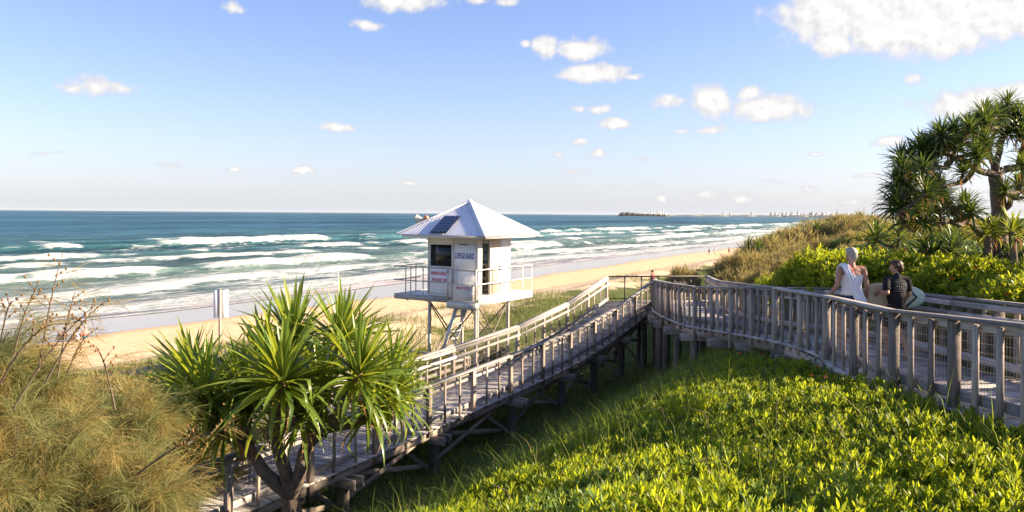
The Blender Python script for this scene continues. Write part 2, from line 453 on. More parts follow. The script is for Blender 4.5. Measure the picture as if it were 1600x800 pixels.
# sea
SEA = -10.1
ROWS = [(64, .4, 4, 1.0), (79, .7, 10, .95), (99, 1.6, 7, .75), (124, .9, 8, .45), (150, 1.3, 9, .52), (182, 2.0, 12, .74), (216, 1.3, 6, .22)]
def wedge(s): return 58 + 2.4 * vnoise(s * .05, s * .021, 9) + .7 * vnoise(s * .22, 1, 3)
def breakers(s, w):
    z = np.zeros_like(w); foam = np.zeros_like(w)
    for i, (w0, H, Lf, st) in enumerate(ROWS):
        wi = w0 + 8.0 * vnoise(s * .019 + i * 3.1, i * 1.7, i) + 1.3 * vnoise(s * .09 + i, i, i + 3) - np.clip(s - 60, 0, 700) * .03 * (w0 - 58) / 100
        t = w - wi
        br = np.clip(.5 + st * 1.1 * vnoise(s * .045 + i * 5.3, i * 2.9, i + 7) + .6 * vnoise(s * .16 + i * 2., i, i + 1) + (st - .6) * .9, 0, 1.15)
        if w0 < 70: br = np.clip(br + .5, 0, 1.1)
        h = 1.25 * H * (.45 + .55 * np.clip(br, 0, 1))
        z += h * np.exp(-(t / np.where(t < 0, 1.7 + .01 * w0, 4.5 + .012 * w0)) ** 2)
        foam = np.maximum(foam, br * sstep(t, -3.2 - .012 * w0, -1.0) * np.exp(-np.clip(t - .6, 0, None) / (Lf * .72)))
        # a glassy unbroken stretch of the crest where br is low
    lace = (.36 * np.exp(-((w - 78) / 20) ** 2)) + .22 * np.exp(-((w - 165) / 26) ** 2)
    foam = np.maximum(foam, lace + .16 * vnoise(s * .12, w * .25, 11) * (lace > .05))
    return z, foam
def sea_tint(s, w):
    c_thin, c_green, c_mid, c_far = np.array((.36, .33, .33)), np.array((.095, .140, .125)), np.array((.028, .080, .088)), np.array((.010, .060, .098))
    a = sstep(w, 59, 74)[..., None]; b_ = sstep(w, 95, 165)[..., None]; c = sstep(w, 170, 420)[..., None]
    col = c_thin * (1 - a) + c_green * a; col = col * (1 - b_) + c_mid * b_; col = col * (1 - c) + c_far * c
    z, foam = breakers(s, w)
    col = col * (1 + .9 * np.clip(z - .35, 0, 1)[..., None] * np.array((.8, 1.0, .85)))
    return np.concatenate([col, np.clip(foam, 0, 1)[..., None]], -1)
m, nt, b = newmat('sea_water')
tc = nt.nodes.new('ShaderNodeTexCoord')
ga = nt.nodes.new('ShaderNodeAttribute'); ga.attribute_name = 'tint'
rot = math.atan2(US[1], US[0])
vr = nt.nodes.new('ShaderNodeVectorRotate'); vr.rotation_type = 'Z_AXIS'; vr.inputs['Angle'].default_value = -rot
nt.links.new(tc.outputs['Object'], vr.inputs['Vector'])
al = vr.outputs[0]                                   # X runs along the shore
n_f = noise_node(nt, mapping(nt, al, (.16, .42, .4)), 1, 7, .68)
n_l = noise_node(nt, mapping(nt, al, (.05, .16, .1)), 1, 5, .6)
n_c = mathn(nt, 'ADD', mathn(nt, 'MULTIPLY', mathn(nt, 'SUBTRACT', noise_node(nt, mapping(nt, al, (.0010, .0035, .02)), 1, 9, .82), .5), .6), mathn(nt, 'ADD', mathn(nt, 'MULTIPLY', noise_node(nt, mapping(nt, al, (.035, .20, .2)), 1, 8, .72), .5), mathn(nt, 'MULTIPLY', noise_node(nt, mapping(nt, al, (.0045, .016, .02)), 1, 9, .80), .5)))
vo = nt.nodes.new('ShaderNodeTexVoronoi'); vo.feature = 'DISTANCE_TO_EDGE'; vo.inputs['Scale'].default_value = 1
nt.links.new(mapping(nt, al, (.22, .55, .5)), vo.inputs['Vector'])
lace = ramp(nt, vo.outputs['Distance'], [(0, (1, 1, 1)), (.22, (0, 0, 0))])
fm = mathn(nt, 'MULTIPLY_ADD', ga.outputs['Alpha'], 1.25, mathn(nt, 'MULTIPLY', mathn(nt, 'SUBTRACT', n_f, .5), 1.5))
fm = mathn(nt, 'ADD', fm, mathn(nt, 'MULTIPLY', lace, .16))
fm = mathn(nt, 'MULTIPLY', fm, ramp(nt, ga.outputs['Alpha'], [(0, (0, 0, 0)), (.12, (1, 1, 1))]))
# scattered whitecaps out at sea
n_w = noise_node(nt, mapping(nt, al, (.030, .11, .1)), 1, 6, .72)
caps = ramp(nt, n_w, [(.70, (0, 0, 0)), (.74, (1, 1, 1))])
foam = mathn(nt, 'MAXIMUM', ramp(nt, fm, [(.40, (0, 0, 0)), (.68, (1, 1, 1))]), mathn(nt, 'MULTIPLY', caps, .8))
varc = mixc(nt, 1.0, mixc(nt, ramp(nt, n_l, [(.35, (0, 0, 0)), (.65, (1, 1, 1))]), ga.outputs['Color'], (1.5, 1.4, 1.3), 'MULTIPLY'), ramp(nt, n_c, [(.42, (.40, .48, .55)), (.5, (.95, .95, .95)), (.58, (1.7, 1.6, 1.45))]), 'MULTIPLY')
b.inputs['Specular IOR Level'].default_value = 0
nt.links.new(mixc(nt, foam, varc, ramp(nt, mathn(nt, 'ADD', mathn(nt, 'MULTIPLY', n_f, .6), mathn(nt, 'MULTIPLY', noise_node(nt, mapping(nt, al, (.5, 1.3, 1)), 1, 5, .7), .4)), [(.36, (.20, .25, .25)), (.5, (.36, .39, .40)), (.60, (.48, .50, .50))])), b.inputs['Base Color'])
b.inputs['Roughness'].default_value = .8
wv = mathn(nt, 'ADD', noise_node(nt, mapping(nt, al, (.10, .30, .3)), 1, 8, .70), mathn(nt, 'MULTIPLY', noise_node(nt, mapping(nt, al, (.9, 1.6, 1.5)), 1, 4, .6), .25))
bp = nt.nodes.new('ShaderNodeBump'); bp.inputs['Strength'].default_value = .9; bp.inputs['Distance'].default_value = 1.1
nt.links.new(wv, bp.inputs['Height']); nt.links.new(bp.outputs[0], b.inputs['Normal'])
gl = nt.nodes.new('ShaderNodeBsdfGlossy'); gl.inputs['Roughness'].default_value = .22; gl.inputs['Color'].default_value = (.9, .95, 1, 1)
nt.links.new(bp.outputs[0], gl.inputs['Normal'])
lw = nt.nodes.new('ShaderNodeFresnel'); lw.inputs['IOR'].default_value = 1.33; nt.links.new(bp.outputs[0], lw.inputs['Normal'])
gf = mathn(nt, 'MULTIPLY', mathn(nt, 'MINIMUM', lw.outputs[0], .55), mathn(nt, 'SUBTRACT', 1.0, foam))
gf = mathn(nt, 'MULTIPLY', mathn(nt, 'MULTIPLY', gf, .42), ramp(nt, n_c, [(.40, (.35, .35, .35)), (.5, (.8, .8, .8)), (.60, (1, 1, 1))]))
mx = nt.nodes.new('ShaderNodeMixShader'); nt.links.new(gf, mx.inputs[0]); nt.links.new(b.outputs[0], mx.inputs[1]); nt.links.new(gl.outputs[0], mx.inputs[2])
nt.links.new(mx.outputs[0], nt.nodes['Material Output'].inputs[0])
M_sea = m
S = np.concatenate([np.arange(-60, 120, 1.1), grow(120, 5000, 1.3, 1.022)])
wr = np.concatenate([np.arange(0, 130, .55), grow(130, 272, .7, 1.02)])
s_, r_ = np.meshgrid(S, wr, indexing='ij')
e_ = wedge(s_); w_ = e_ + r_ * (330 - e_) / wr[-1]
zb, fb = breakers(s_, w_)
x_, y_ = xy(s_, -w_)
chop = .10 * vnoise(s_ * .9, w_ * 1.1, 4) * sstep(w_, 70, 90)
z_ = np.maximum(SEA + (zb + chop) * sstep(w_, 60, 70) * sstep(330 - w_, 0, 30), ground(x_, y_) + .015 + .05 * sstep(r_, 0, 2))
n, k_ = s_.shape; i = np.arange(n * k_).reshape(n, k_)
Vn = np.stack([x_, y_, z_], -1).reshape(-1, 3)
Fn = np.stack([i[:-1, :-1], i[1:, :-1], i[1:, 1:], i[:-1, 1:]], -1).reshape(-1, 4)[:, ::-1]
tn = sea_tint(s_, w_).copy(); edge = np.exp(-r_ / 1.1) * (.65 + .6 * vnoise(s_ * .08, 0, 2)); tn[..., 3] = np.clip(np.maximum(tn[..., 3], edge), 0, 1)
Sf = np.concatenate([-grow(60, 15000, 200, 1.5)[::-1], np.arange(0, 5000, 100), grow(5000, 15000, 300, 1.5)])
Wf = grow(329.9, 14000, 25, 1.25)
sf, wf = np.meshgrid(Sf, Wf, indexing='ij'); xf, yf = xy(sf, -wf)
j = np.arange(sf.size).reshape(sf.shape) + len(Vn)
Vf = np.stack([xf, yf, np.full_like(xf, SEA - .01)], -1).reshape(-1, 3)
Ff = np.stack([j[:-1, :-1], j[1:, :-1], j[1:, 1:], j[:-1, 1:]], -1).reshape(-1, 4)[:, ::-1]
tf = sea_tint(sf, wf); tf[..., 3] = 0
se = np.array([[5000., 58], [15000, 58], [15000, 330], [5000, 330]]); xe, ye = xy(se[:, 0], -se[:, 1])
Ve = np.stack([xe, ye, np.full(4, SEA - .02)], -1); te = np.tile(np.array((.03, .115, .12, .3)), (4, 1))
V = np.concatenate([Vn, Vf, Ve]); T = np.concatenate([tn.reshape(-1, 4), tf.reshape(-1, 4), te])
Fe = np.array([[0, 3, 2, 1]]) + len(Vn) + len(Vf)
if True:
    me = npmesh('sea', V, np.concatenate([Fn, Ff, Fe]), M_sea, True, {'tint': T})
o = reg(bpy.data.objects.new('sea', me)); tag(o, kind='structure')

# ------------------------------------------------------------------ boardwalk
def resample(pts, step):
    P = np.array(pts, float); d = np.concatenate([[0], np.cumsum(np.linalg.norm(np.diff(P[:, :2], axis=0), axis=1))])
    n = max(1, int(round(d[-1] / step))); t = np.linspace(0, d[-1], n + 1)
    return [Vector([np.interp(v, d, P[:, k]) for k in range(3)]) for v in t]
DK, FB = 1.02, 1.15           # deck top and fascia bottom below the handrail top
def smooth_path(pts, sub=6):
    """Catmull-Rom through the points"""
    P = [Vector(p) for p in pts]; out = []
    for i in range(len(P) - 1):
        a, b_, c, d = P[max(i - 1, 0)], P[i], P[i + 1], P[min(i + 2, len(P) - 1)]
        for k in range(sub):
            t = k / sub
            out.append(.5 * (2 * b_ + (c - a) * t + (2 * a - 5 * b_ + 4 * c - d) * t * t + (3 * b_ - a - 3 * c + d) * t ** 3))
    return out + [P[-1]]

rb = random.Random(11)
def railing(root, top, step, nbal, inner, post_w=.095, bal=(.085, .04), drop=.16, wire=True, low=True, tall=None, span=2):
    """top: line of the handrail top; inner(p) gives the unit vector towards the deck"""
    pts = resample(top, step)
    n = len(pts)
    for i, p in enumerate(pts):                      # posts run past the deck edge
        j = rb.uniform(-.004, .004)
        low_end = p.z - FB - rb.choice((.02, .05, .22))
        tilt = Vector((rb.uniform(-.008, .008), rb.uniform(-.008, .008), 0))
        t = (pts[min(i + 1, n - 1)] - pts[max(i - 1, 0)]); t.z = 0
        piece('post', root, Vector((p.x, p.y, low_end)), Vector((p.x, p.y, p.z - .042)) + tilt, post_w + j, post_w + .03, M_post, up=t)
    for i in range(n - 1):
        a, b_ = pts[i], pts[i + 1]
        inn = inner((a + b_) / 2); d = b_ - a
        for k in range(nbal):
            q = a + d * ((k + 1) / (nbal + 1)) - inn * .012
            piece('baluster', root, (q.x, q.y, q.z - FB + .03), (q.x + rb.uniform(-.006, .006), q.y, q.z - .06), bal[1], bal[0], M_post, up=d)
        o_ = -inn * .058
        if i % span == 0:
            c = pts[min(i + span, n - 1)]
            j = Vector((0, 0, rb.uniform(-.004, .004)))
            piece('handrail', root, a + Vector((0, 0, -.02)) + j - d.normalized() * .01, c + Vector((0, 0, -.02)) + j + (c - b_).normalized() * .0, .15, .042, M_rail, ch=.012)
            piece('top_rail', root, a + inn * .075 + Vector((0, 0, -.042 - .055)), c + inn * .075 + Vector((0, 0, -.042 - .055)), .04, .09, M_rail)
            if drop: piece('grab_rail', root, a + inn * .10 + Vector((0, 0, -drop - .09)), c + inn * .10 + Vector((0, 0, -drop - .09)), .045, .07, M_rail)
            if low: piece('bottom_rail', root, a + inn * .075 + Vector((0, 0, -DK + .14)), c + inn * .075 + Vector((0, 0, -DK + .14)), .035, .12, M_rail)
        if wire:
            mb = MB(); L = Vector((d.x, d.y, d.z)); u = L.normalized(); nn = Vector((-u.y, u.x, 0)).normalized() * .0024; up = Vector((0, 0, .0022))
            off = inn * .052
            k = .05
            while k < L.length:
                q = a + u * k + off
                z0, z1 = q.z - DK + .04, q.z - .14
                h = u * .0022
                mb.add([q.xy.to_3d() - h + Vector((0, 0, z0)), q.xy.to_3d() + h + Vector((0, 0, z0)), q.xy.to_3d() + h + Vector((0, 0, z1)), q.xy.to_3d() - h + Vector((0, 0, z1)),
                        q.xy.to_3d() + nn + Vector((0, 0, z0)), q.xy.to_3d() + nn + Vector((0, 0, z1))], [(0, 1, 2, 3), (1, 4, 5, 2), (4, 0, 3, 5)])
                k += .05
            for k in range(9):
                z = -DK + .06 + k * .1
                p0, p1 = a + off + Vector((0, 0, z)), b_ + off + Vector((0, 0, z))
                mb.add([p0 - up, p1 - up, p1 + up, p0 + up, p0 + nn, p1 + nn], [(0, 1, 2, 3), (0, 4, 5, 1), (4, 3, 2, 5)])
            M = Matrix.Translation(a)
            mb.build('wire_panel', M_wire, root, local=M)

def planks(root, left, right, pitch=.145, w=.135):
    """deck boards laid between two edge lines of equal parameter"""
    P, Qq = np.array(left), np.array(right)
    def par(A):
        d = np.concatenate([[0], np.cumsum(np.linalg.norm(np.diff(A, axis=0), axis=1))]); return d
    dl, dr = par(P), par(Qq); n = int(max(dl[-1], dr[-1]) / pitch)
    for i in range(n):
        t = (i + .5) / n
        a = Vector([np.interp(t * dl[-1], dl, P[:, k]) for k in range(3)]); c = Vector([np.interp(t * dr[-1], dr, Qq[:, k]) for k in range(3)])
        e = (c - a).normalized()
        j = rb.uniform(-.003, .003)
        pw = min(w, max(dl[-1], dr[-1]) / n - .009)
        piece('deck_board', root, a - e * (.06 + rb.uniform(-.012, .012)) + Vector((0, 0, -.018 + j)), c + e * (.06 + rb.uniform(-.012, .012)) + Vector((0, 0, -.018 + j)), pw, .036, M_deck, ch=.006, up=(0, 0, 1))

def joists(root, line, inn, z=-.13, w=.05, h=.19, step=2.4, name='edge_joist'):
    pts = resample(line, step)
    for a, b_ in zip(pts[:-1], pts[1:]):
        piece(name, root, a + Vector((0, 0, z)), b_ + Vector((0, 0, z)), w, h, M_post)

def pile(root, x, y, ztop, r=.11):
    g = float(ground(x, y)) - .35
    mb = MB(); mb.tube([(x, y, g), (x + rb.uniform(-.01, .01), y, (g + ztop) / 2), (x, y, ztop)], [r * 1.04, r, r * .97], 9)
    M = Matrix.Translation((x, y, g)) @ Matrix.Rotation(-PI / 2, 4, 'Y')
    return mb.build('pile', M_pile, root, local=M, smooth=False)

# --- upper boardwalk
near_top = [(5.02, 5.0, -.92), (5.0, 6.2, -.96), (5.0, 7.6, -1.04), (4.97, 8.7, -1.12), (4.89, 9.9, -1.19), (4.95, 11.5, -1.28), (5.06, 12.8, -1.245), (5.02, 15, -1.385), (4.85, 17.5, -1.62), (4.6, 20, -1.84), (4.5, 22.4, -1.95), (4.85, 26, -2.2), (5.4, 29, -2.43), (5.66, 30.2, -2.50)]
far_top = [(6.9, 5.0, -.92), (6.9, 6.2, -.96), (6.88, 7.6, -1.02), (6.88, 8.7, -1.09), (6.88, 10.3, -1.15), (6.95, 11.6, -1.24), (7.0, 13, -1.245), (7.0, 15, -1.40), (6.88, 17.5, -1.62), (6.7, 20, -1.84), (6.68, 22.2, -1.95), (7.1, 25.8, -2.2), (7.75, 29, -2.43), (8.0, 30.4, -2.50), (8.12, 31.9, -2.50)]
near_s, far_s = smooth_path(near_top), smooth_path(far_top)
bw = empty('boardwalk', (5.9, 12, float(ground(5.9, 12))), 'grey weathered timber boardwalk with wire panelled railings where the two people walk', 'boardwalk')
def toward(center_line):
    C = np.array([tuple(p) for p in center_line])
    def f(p):
        k = np.argmin((C[:, 0] - p.x) ** 2 + (C[:, 1] - p.y) ** 2)
        v = Vector((C[k, 0] - p.x, C[k, 1] - p.y, 0)); return v.normalized()
    return f
ctr_up = [(a + b_) / 2 for a, b_ in zip(resample(near_s, .25), resample(far_s[:-6], .25))]
in_up = toward(ctr_up)
railing(bw, near_s, 1.2, 2, in_up, drop=0)
railing(bw, far_s, 1.2, 2, in_up)
dn = [p + Vector((0, 0, -DK)) for p in near_s]
df = [p + Vector((0, 0, -DK)) for p in far_s[:-6]]
planks(bw, dn, df)
joists(bw, [p + in_up(p) * .03 for p in dn], in_up); joists(bw, [p + in_up(p) * .03 for p in df], in_up)
joists(bw, [(a + b_) / 2 for a, b_ in zip(resample(dn, .8), resample(df, .8))], in_up, name='joist')
# landing
KN, FL, FR, RR = Vector((5.66, 30.2, -2.50)), Vector((3.93, 31.25, -2.50)), Vector((8.12, 31.9, -2.50)), Vector((8.0, 30.4, -2.50))
dz = Vector((0, 0, -DK))
planks(bw, [KN + dz, FL + dz], [RR + dz, FR + dz])
# far side of the landing: flat steel posts and a dark rail
LX = resample([FL, FR], .70)
M_ironrail = plain('dark_steel_rail', (.075, .062, .055), .55, .4, .2, .25)
for p in LX: piece('rail_post', bw, p + Vector((0, 0, -FB - .1)), p + Vector((0, 0, -.04)), .045, .045, M_ironrail, up=(1, .15, 0), ch=.004)
piece('landing_rail', bw, FL + Vector((0, 0, -.025)), FR + Vector((0, 0, -.025)), .12, .05, M_ironrail)
piece('landing_rail', bw, FL + Vector((0, 0, -DK + .1)), FR + Vector((0, 0, -DK + .1)), .03, .04, M_ironrail)
mb = MB(); ul = (FR - FL).normalized()
for k in range(int((FR - FL).length / .06)):
    q = FL + ul * (.06 * k + .03); mb.bar(q + Vector((0, 0, -DK + .1)), q + Vector((0, 0, -.05)), .003, .003, up=ul)
for k in range(9): mb.bar(FL + Vector((0, 0, -DK + .1 + k * .1)), FR + Vector((0, 0, -DK + .1 + k * .1)), .003, .003)
mb.build('wire_panel', M_wire, bw, local=Matrix.Translation(FL))
for a, b_ in ((KN, RR), (FL, FR), (KN, FL), (RR, FR)): piece('edge_joist', bw, a + dz + Vector((0, 0, -.13)), b_ + dz + Vector((0, 0, -.132)), .05, .19, M_post)
# carrying frame of the upper walk
for yk in (9.5, 12, 14.2, 16.2, 18, 19.9, 21.6, 23.4, 25.3, 27.3, 29.2):
    ia = min(range(len(near_s)), key=lambda k: abs(near_s[k].y - yk)); a = near_s[ia]
    c = min(far_s, key=lambda p: (p - a).xy.length + (0 if abs(p.y - a.y) < .6 else 5))
    e = (c - a); e.z = 0; e.normalize()
    for p, sgn in ((a, .18), (c, -.18)):
        q = p + e * sgn; pile(bw, q.x, q.y, p.z - FB - .12, .115)
    for off in (-.11, .11):
        t = Vector((-e.y, e.x, 0)) * off
        piece('bearer', bw, a - e * .2 + t + Vector((0, 0, -FB - .17)), c + e * .2 + t + Vector((0, 0, -FB - .17)), .07, .19, M_post)
for p in (FL + Vector((.3, -.05, 0)), FL.lerp(FR, .5) + Vector((0, -.1, 0)), FR + Vector((-.2, -.12, 0)), KN + Vector((.1, .5, 0)), KN + Vector((-.55, .55, 0))):
    pile(bw, p.x, p.y, -2.5 - FB - .05, .12)

# --- ramp down to the lower left
_rt = np.array([(0, -2.50), (.7, -2.64), (1.5, -2.86), (3.1, -3.12), (5, -3.38), (7, -3.58), (9, -3.69), (11, -3.745), (13, -3.79), (15, -3.85), (18, -3.92), (22, -3.99), (26, -4.05)])
def rp(t, off, z=0):
    """point on the ramp: t metres down from the landing, off metres to its seaward side"""
    x, y = xy(-t, -off); return Vector((x, y, float(np.interp(t, _rt[:, 0], _rt[:, 1])) + z))
RW = 2.02
ramp_o = empty('boardwalk_ramp', tuple(rp(12, 1)[:2]) + (float(ground(*rp(12, 1)[:2])),), 'long shaded timber ramp with wire panelled railings running down past the lifeguard tower', 'ramp')
tt = np.arange(0, 26.01, .5)
in_near = lambda p: Vector((-UQ[0], -UQ[1], 0)); in_far = lambda p: Vector((UQ[0], UQ[1], 0))
railing(ramp_o, [rp(t, 0) for t in np.arange(.35, 26, .4)], 1.8, 2, in_near, bal=(.06, .04))
railing(ramp_o, [rp(t, RW) for t in np.arange(.1, 26, .4)], 1.8, 2, in_far, bal=(.06, .04), drop=.20)
planks(ramp_o, [rp(t, 0, -DK) for t in tt], [rp(t, RW, -DK) for t in tt])
joists(ramp_o, [rp(t, .03, -DK) for t in tt], None); joists(ramp_o, [rp(t, RW - .03, -DK) for t in tt], None)
joists(ramp_o, [rp(t, RW / 2, -DK) for t in tt], None, name='joist')
PT = [.9, 3.2, 5.6, 8.0, 11.0, 14.6, 17.6, 20.6, 23.6]
for t in PT:
    for off in (.13, RW - .13):
        p = rp(t, off, -FB - .12); pile(ramp_o, p.x, p.y, p.z, .12)
    for k in (-.12, .12):
        piece('bearer', ramp_o, rp(t + k, -.26, -FB - .17), rp(t + k, RW + .26, -FB - .17), .07, .19, M_post)
for t in PT[:-1]:
    a, c = rp(t, .13), rp(t, RW - .13)
    ga_, gc_ = float(ground(a.x, a.y)) + .1, float(ground(c.x, c.y)) + .1
    if a.z - FB - ga_ > .5:
        piece('brace', ramp_o, Vector((a.x, a.y, a.z - FB - .2)) + Vector((.0, .09, 0)), Vector((c.x, c.y, gc_)) + Vector((0, .09, 0)), .045, .10, M_post)
        piece('brace', ramp_o, Vector((c.x, c.y, c.z - FB - .2)) + Vector((0, -.09, 0)), Vector((a.x, a.y, ga_)) + Vector((0, -.09, 0)), .045, .10, M_post)
for i, (t0, t1) in enumerate(zip(PT[:-1], PT[1:])):
    a, c = rp(t0, .3), rp(t1, .3)
    p0, p1 = Vector((a.x, a.y, a.z - FB - .12)), Vector((c.x, c.y, max(float(ground(c.x, c.y)) + .15, c.z - FB - 1.0)))
    if p0.z - p1.z > .2:
        piece('brace', ramp_o, p0, p1, .045, .10, M_post)
        q0, q1 = Vector((a.x, a.y, max(float(ground(a.x, a.y)) + .15, a.z - FB - 1.0))), Vector((c.x, c.y, c.z - FB - .12))
        piece('brace', ramp_o, q0 - Vector((.05, -.03, 0)), q1 - Vector((.05, -.03, 0)), .045, .10, M_post)

# --- small side platform between the ramp and the tower
sp = empty('side_platform', (-2.3, 21.9, float(ground(-2.3, 21.9))), 'small railed timber landing beside the ramp below the lifeguard tower', 'platform')
A, Bp, Cp, Dp = Vector((-1.25, 23.0, -4.27)), Vector((-3.4, 24.1, -4.30)), Vector((-5.2, 21.0, -4.38)), Vector((-3.05, 19.9, -4.35))
def mini_rail(root, a, c, n):
    for i in range(n + 1):
        p = a.lerp(c, i / n); piece('post', root, p + Vector((0, 0, -1.1)), p + Vector((0, 0, -.04)), .09, .09, M_post)
    piece('handrail', root, a + Vector((0, 0, -.02)), c + Vector((0, 0, -.02)), .14, .04, M_rail)
    piece('mid_rail', root, a + Vector((0, 0, -.22)), c + Vector((0, 0, -.22)), .045, .08, M_rail)
    piece('bottom_rail', root, a + Vector((0, 0, -.85)), c + Vector((0, 0, -.85)), .045, .09, M_rail)
mini_rail(sp, A, Bp, 2); mini_rail(sp, A + Vector((-.05, -.1, -.003)), Dp, 3); mini_rail(sp, Bp + Vector((-.05, -.09, -.003)), Cp, 3)
planks(sp, [A + dz, Dp + dz], [Bp + dz, Cp + dz])
for p in (A, Bp, Cp, Dp):
    q = p.lerp((A + Cp) / 2, .12); pile(sp, q.x, q.y, p.z - DK - .04, .1)
# ------------------------------------------------------------------ lifeguard tower
TA = math.radians(31)
T1 = Vector((math.cos(TA), -math.sin(TA), 0)); T2 = Vector((math.sin(TA), math.cos(TA), 0)); TZ = Vector((0, 0, 1))
TN = Vector((-1.12, 25.6, 0))                      # near corner of the cabin
def L(a, b_, z): return TN + T1 * a + T2 * b_ + TZ * z
tw = empty('lifeguard_tower', L(-1.05, 1.05, float(ground(*L(-1.05, 1.05, 0).xy))), 'white lifeguard tower on stilts with hipped metal roof and blue lettering', 'lifeguard tower')
PF, CB, CT = -2.86, -2.82, -.78                     # platform top, cabin floor, cabin top
TM = Matrix((T1, T2, TZ)).transposed().to_4x4()
def tbox(name, a0, a1, b0, b1, z0, z1, mat, parent=None, ch=.006):
    c = L((a0 + a1) / 2, (b0 + b1) / 2, (z0 + z1) / 2)
    sx, sy, sz = a1 - a0, b1 - b0, z1 - z0
    dims = [(sx, 0), (sy, 1), (sz, 2)]; ax = max(dims)[1]
    if ax == 0: return piece(name, parent or tw, c - T1 * sx / 2, c + T1 * sx / 2, sy, sz, mat, ch=ch)
    if ax == 1: return piece(name, parent or tw, c - T2 * sy / 2, c + T2 * sy / 2, sx, sz, mat, ch=ch)
    return piece(name, parent or tw, c - TZ * sz / 2, c + TZ * sz / 2, sy, sx, mat, up=T1, ch=ch)
# legs and rod bracing
legs = [(-2.04, .06), (-.06, .06), (-.06, 2.04), (-2.04, 2.04)]
for a, b_ in legs:
    p = L(a, b_, PF - .2); g = float(ground(p.x, p.y)) - .3
    mb = MB(); mb.tube([(p.x, p.y, g), p], [.06, .06], 10); mb.build('leg', M_steel, tw, local=Matrix.Translation((p.x, p.y, g)))
p = L(.02, -.16, PF - .2); mb = MB(); mb.tube([(p.x, p.y, float(ground(p.x, p.y)) - .3), p], .045, 10); mb.build('leg', M_steel, tw, local=Matrix.Translation(p))
M_rod = plain('dark_brace_rod', (.16, .14, .12), .55, .4, .4, .3)
for (a, b_), (c, d) in zip(legs, legs[1:] + legs[:1]):
    for z0, z1 in ((-3.1, -5.2), (-5.2, -3.1)):
        mb = MB(); off = .05 if z0 > z1 else -.02
        mb.tube([L(a, b_, z0) + T2 * off, L(c, d, z1) + T2 * off], .024, 6); mb.build('brace_rod', M_rod, tw, local=Matrix.Translation(L(a, b_, z0)))
# platform
A0, A1, B0, B1 = -3.42, .16, -.2, 3.42
for k in range(12):
    b0 = B0 + .06 + k * .29; tbox('platform_board', A0 + .07, A1 - .07, b0, b0 + .282, PF - .03, PF, M_steel)
M_fascia = plain('white_fascia', (.72, .71, .68), .5, .4, 0, .22, 2)
M_grey = plain('shade_grey_steel', (.36, .345, .32), .55, .4, .2, .3, 4)  # shade put into the colour of the front fascia and left rails
tbox('fascia', A0, -1.02, B0, B0 + .06, PF - .17, PF + .015, M_grey)
tbox('fascia', A1 - .06, A1, B0 + .062, B1, PF - .21, PF + .02, M_fascia)
tbox('fascia', A0, A0 + .06, B0 + .062, B1, PF - .17, PF + .014, M_fascia)
tbox('fascia', A0 + .062, A1 - .062, B1 - .06, B1, PF - .17, PF + .013, M_fascia)
for k in (-2.9, -2.04, -1.05, -.06): tbox('floor_beam', k - .04, k + .04, B0 + .07, B1 - .07, PF - .2, PF - .034, M_steel)
# entry gate box that stands forward of the platform edge
GA0, GA1, GB = -1.02, A1, -.36
tbox('gate_sill', GA0, GA1, GB, B0 + .05, PF - .33, PF - .10, M_steel)
# rails
def trail(name, p, q, r=.017, mat=None):
    mb = MB(); mb.tube([p, q], r, 8); return mb.build(name, mat or M_white, tw, local=Matrix.Translation(p), smooth=True)
RH = PF + .98; RM = PF + .50
for a, b_ in [(A0 + .5, B0 + .03), (A0 + .72, B0 + .03), (-2.16, B0 + .03), (A0 + .03, B0 + 1.2), (A0 + .03, B0 + 2.4), (A0 + .03, B1 - .03), (-2.2, B1 - .03), (-1.0, B1 - .03), (A1 - .03, B1 - .03), (A1 - .03, 2.75), (A1 - .03, 1.0), (A1 - .03, .0)]:
    trail('railing_post', L(a, b_, PF), L(a, b_, RH), .019, M_grey if a < -1.5 else None)
for z in (RH, RM):
    trail('railing', L(A0 - .05, B0 + .03, z), L(GA0, B0 + .03, z), mat=M_grey)
    trail('railing', L(A0 + .03, B0 - .02, z - .003), L(A0 + .03, B1, z - .003), mat=M_grey)
    trail('railing', L(A0, B1 - .03, z), L(A1, B1 - .03, z))
    trail('railing', L(A1 - .03, B0 - .15, z + .002), L(A1 - .03, B1 + .05, z + .002))
# gate with diamond mesh
gt = tbox('gate', GA0, GA0 + .05, GB, GB + .05, PF - .1, RH + .03, M_steel)
for a0, a1, z0, z1 in ((GA1 - .05, GA1, PF - .1, RH + .03), (GA0 + .052, GA1 - .052, RH - .02, RH + .02), (GA0 + .052, GA1 - .052, RM - .015, RM + .015), (GA0 + .052, GA1 - .052, PF - .1, PF - .06), (GA0 + .2, GA0 + .24, PF - .06, RM - .016), (GA0 + .2, GA0 + .24, RM + .016, RH - .02)):
    tbox('gate_bar', a0, a1, GB + .004, GB + .044, z0, z1, M_steel, gt)
mb = MB(); x0, x1, z0, z1 = GA0 + .24, GA1 - .05, RM + .016, RH - .02
M_mesh = plain('grey_chain_mesh', (.36, .38, .42), .5, .4, .3)
for k in range(-8, 24):
    for sg in (1, -1):
        a = x0 + k * .085; pts = []
        h = z1 - z0; w_ = h * .62
        pa, pb = (a, a + w_) if sg > 0 else (a + w_, a)
        # clip to the frame
        def cl(pa, pb):
            t0, t1 = 0., 1.
            for lim, s_ in ((x0, 1), (x1, -1)):
                da = (pa - lim) * s_; db = (pb - lim) * s_
                if da < 0 and db < 0: return None
                if da < 0: t0 = max(t0, da / (da - db))
                if db < 0: t1 = min(t1, da / (da - db))
            return (t0, t1) if t1 - t0 > .03 else None
        c = cl(pa, pb)
        if c:
            f = lambda t: L(pa + (pb - pa) * t, GB + .02 + .003 * sg, z0 + h * t)
            mb.bar(f(c[0]), f(c[1]), .006, .006)
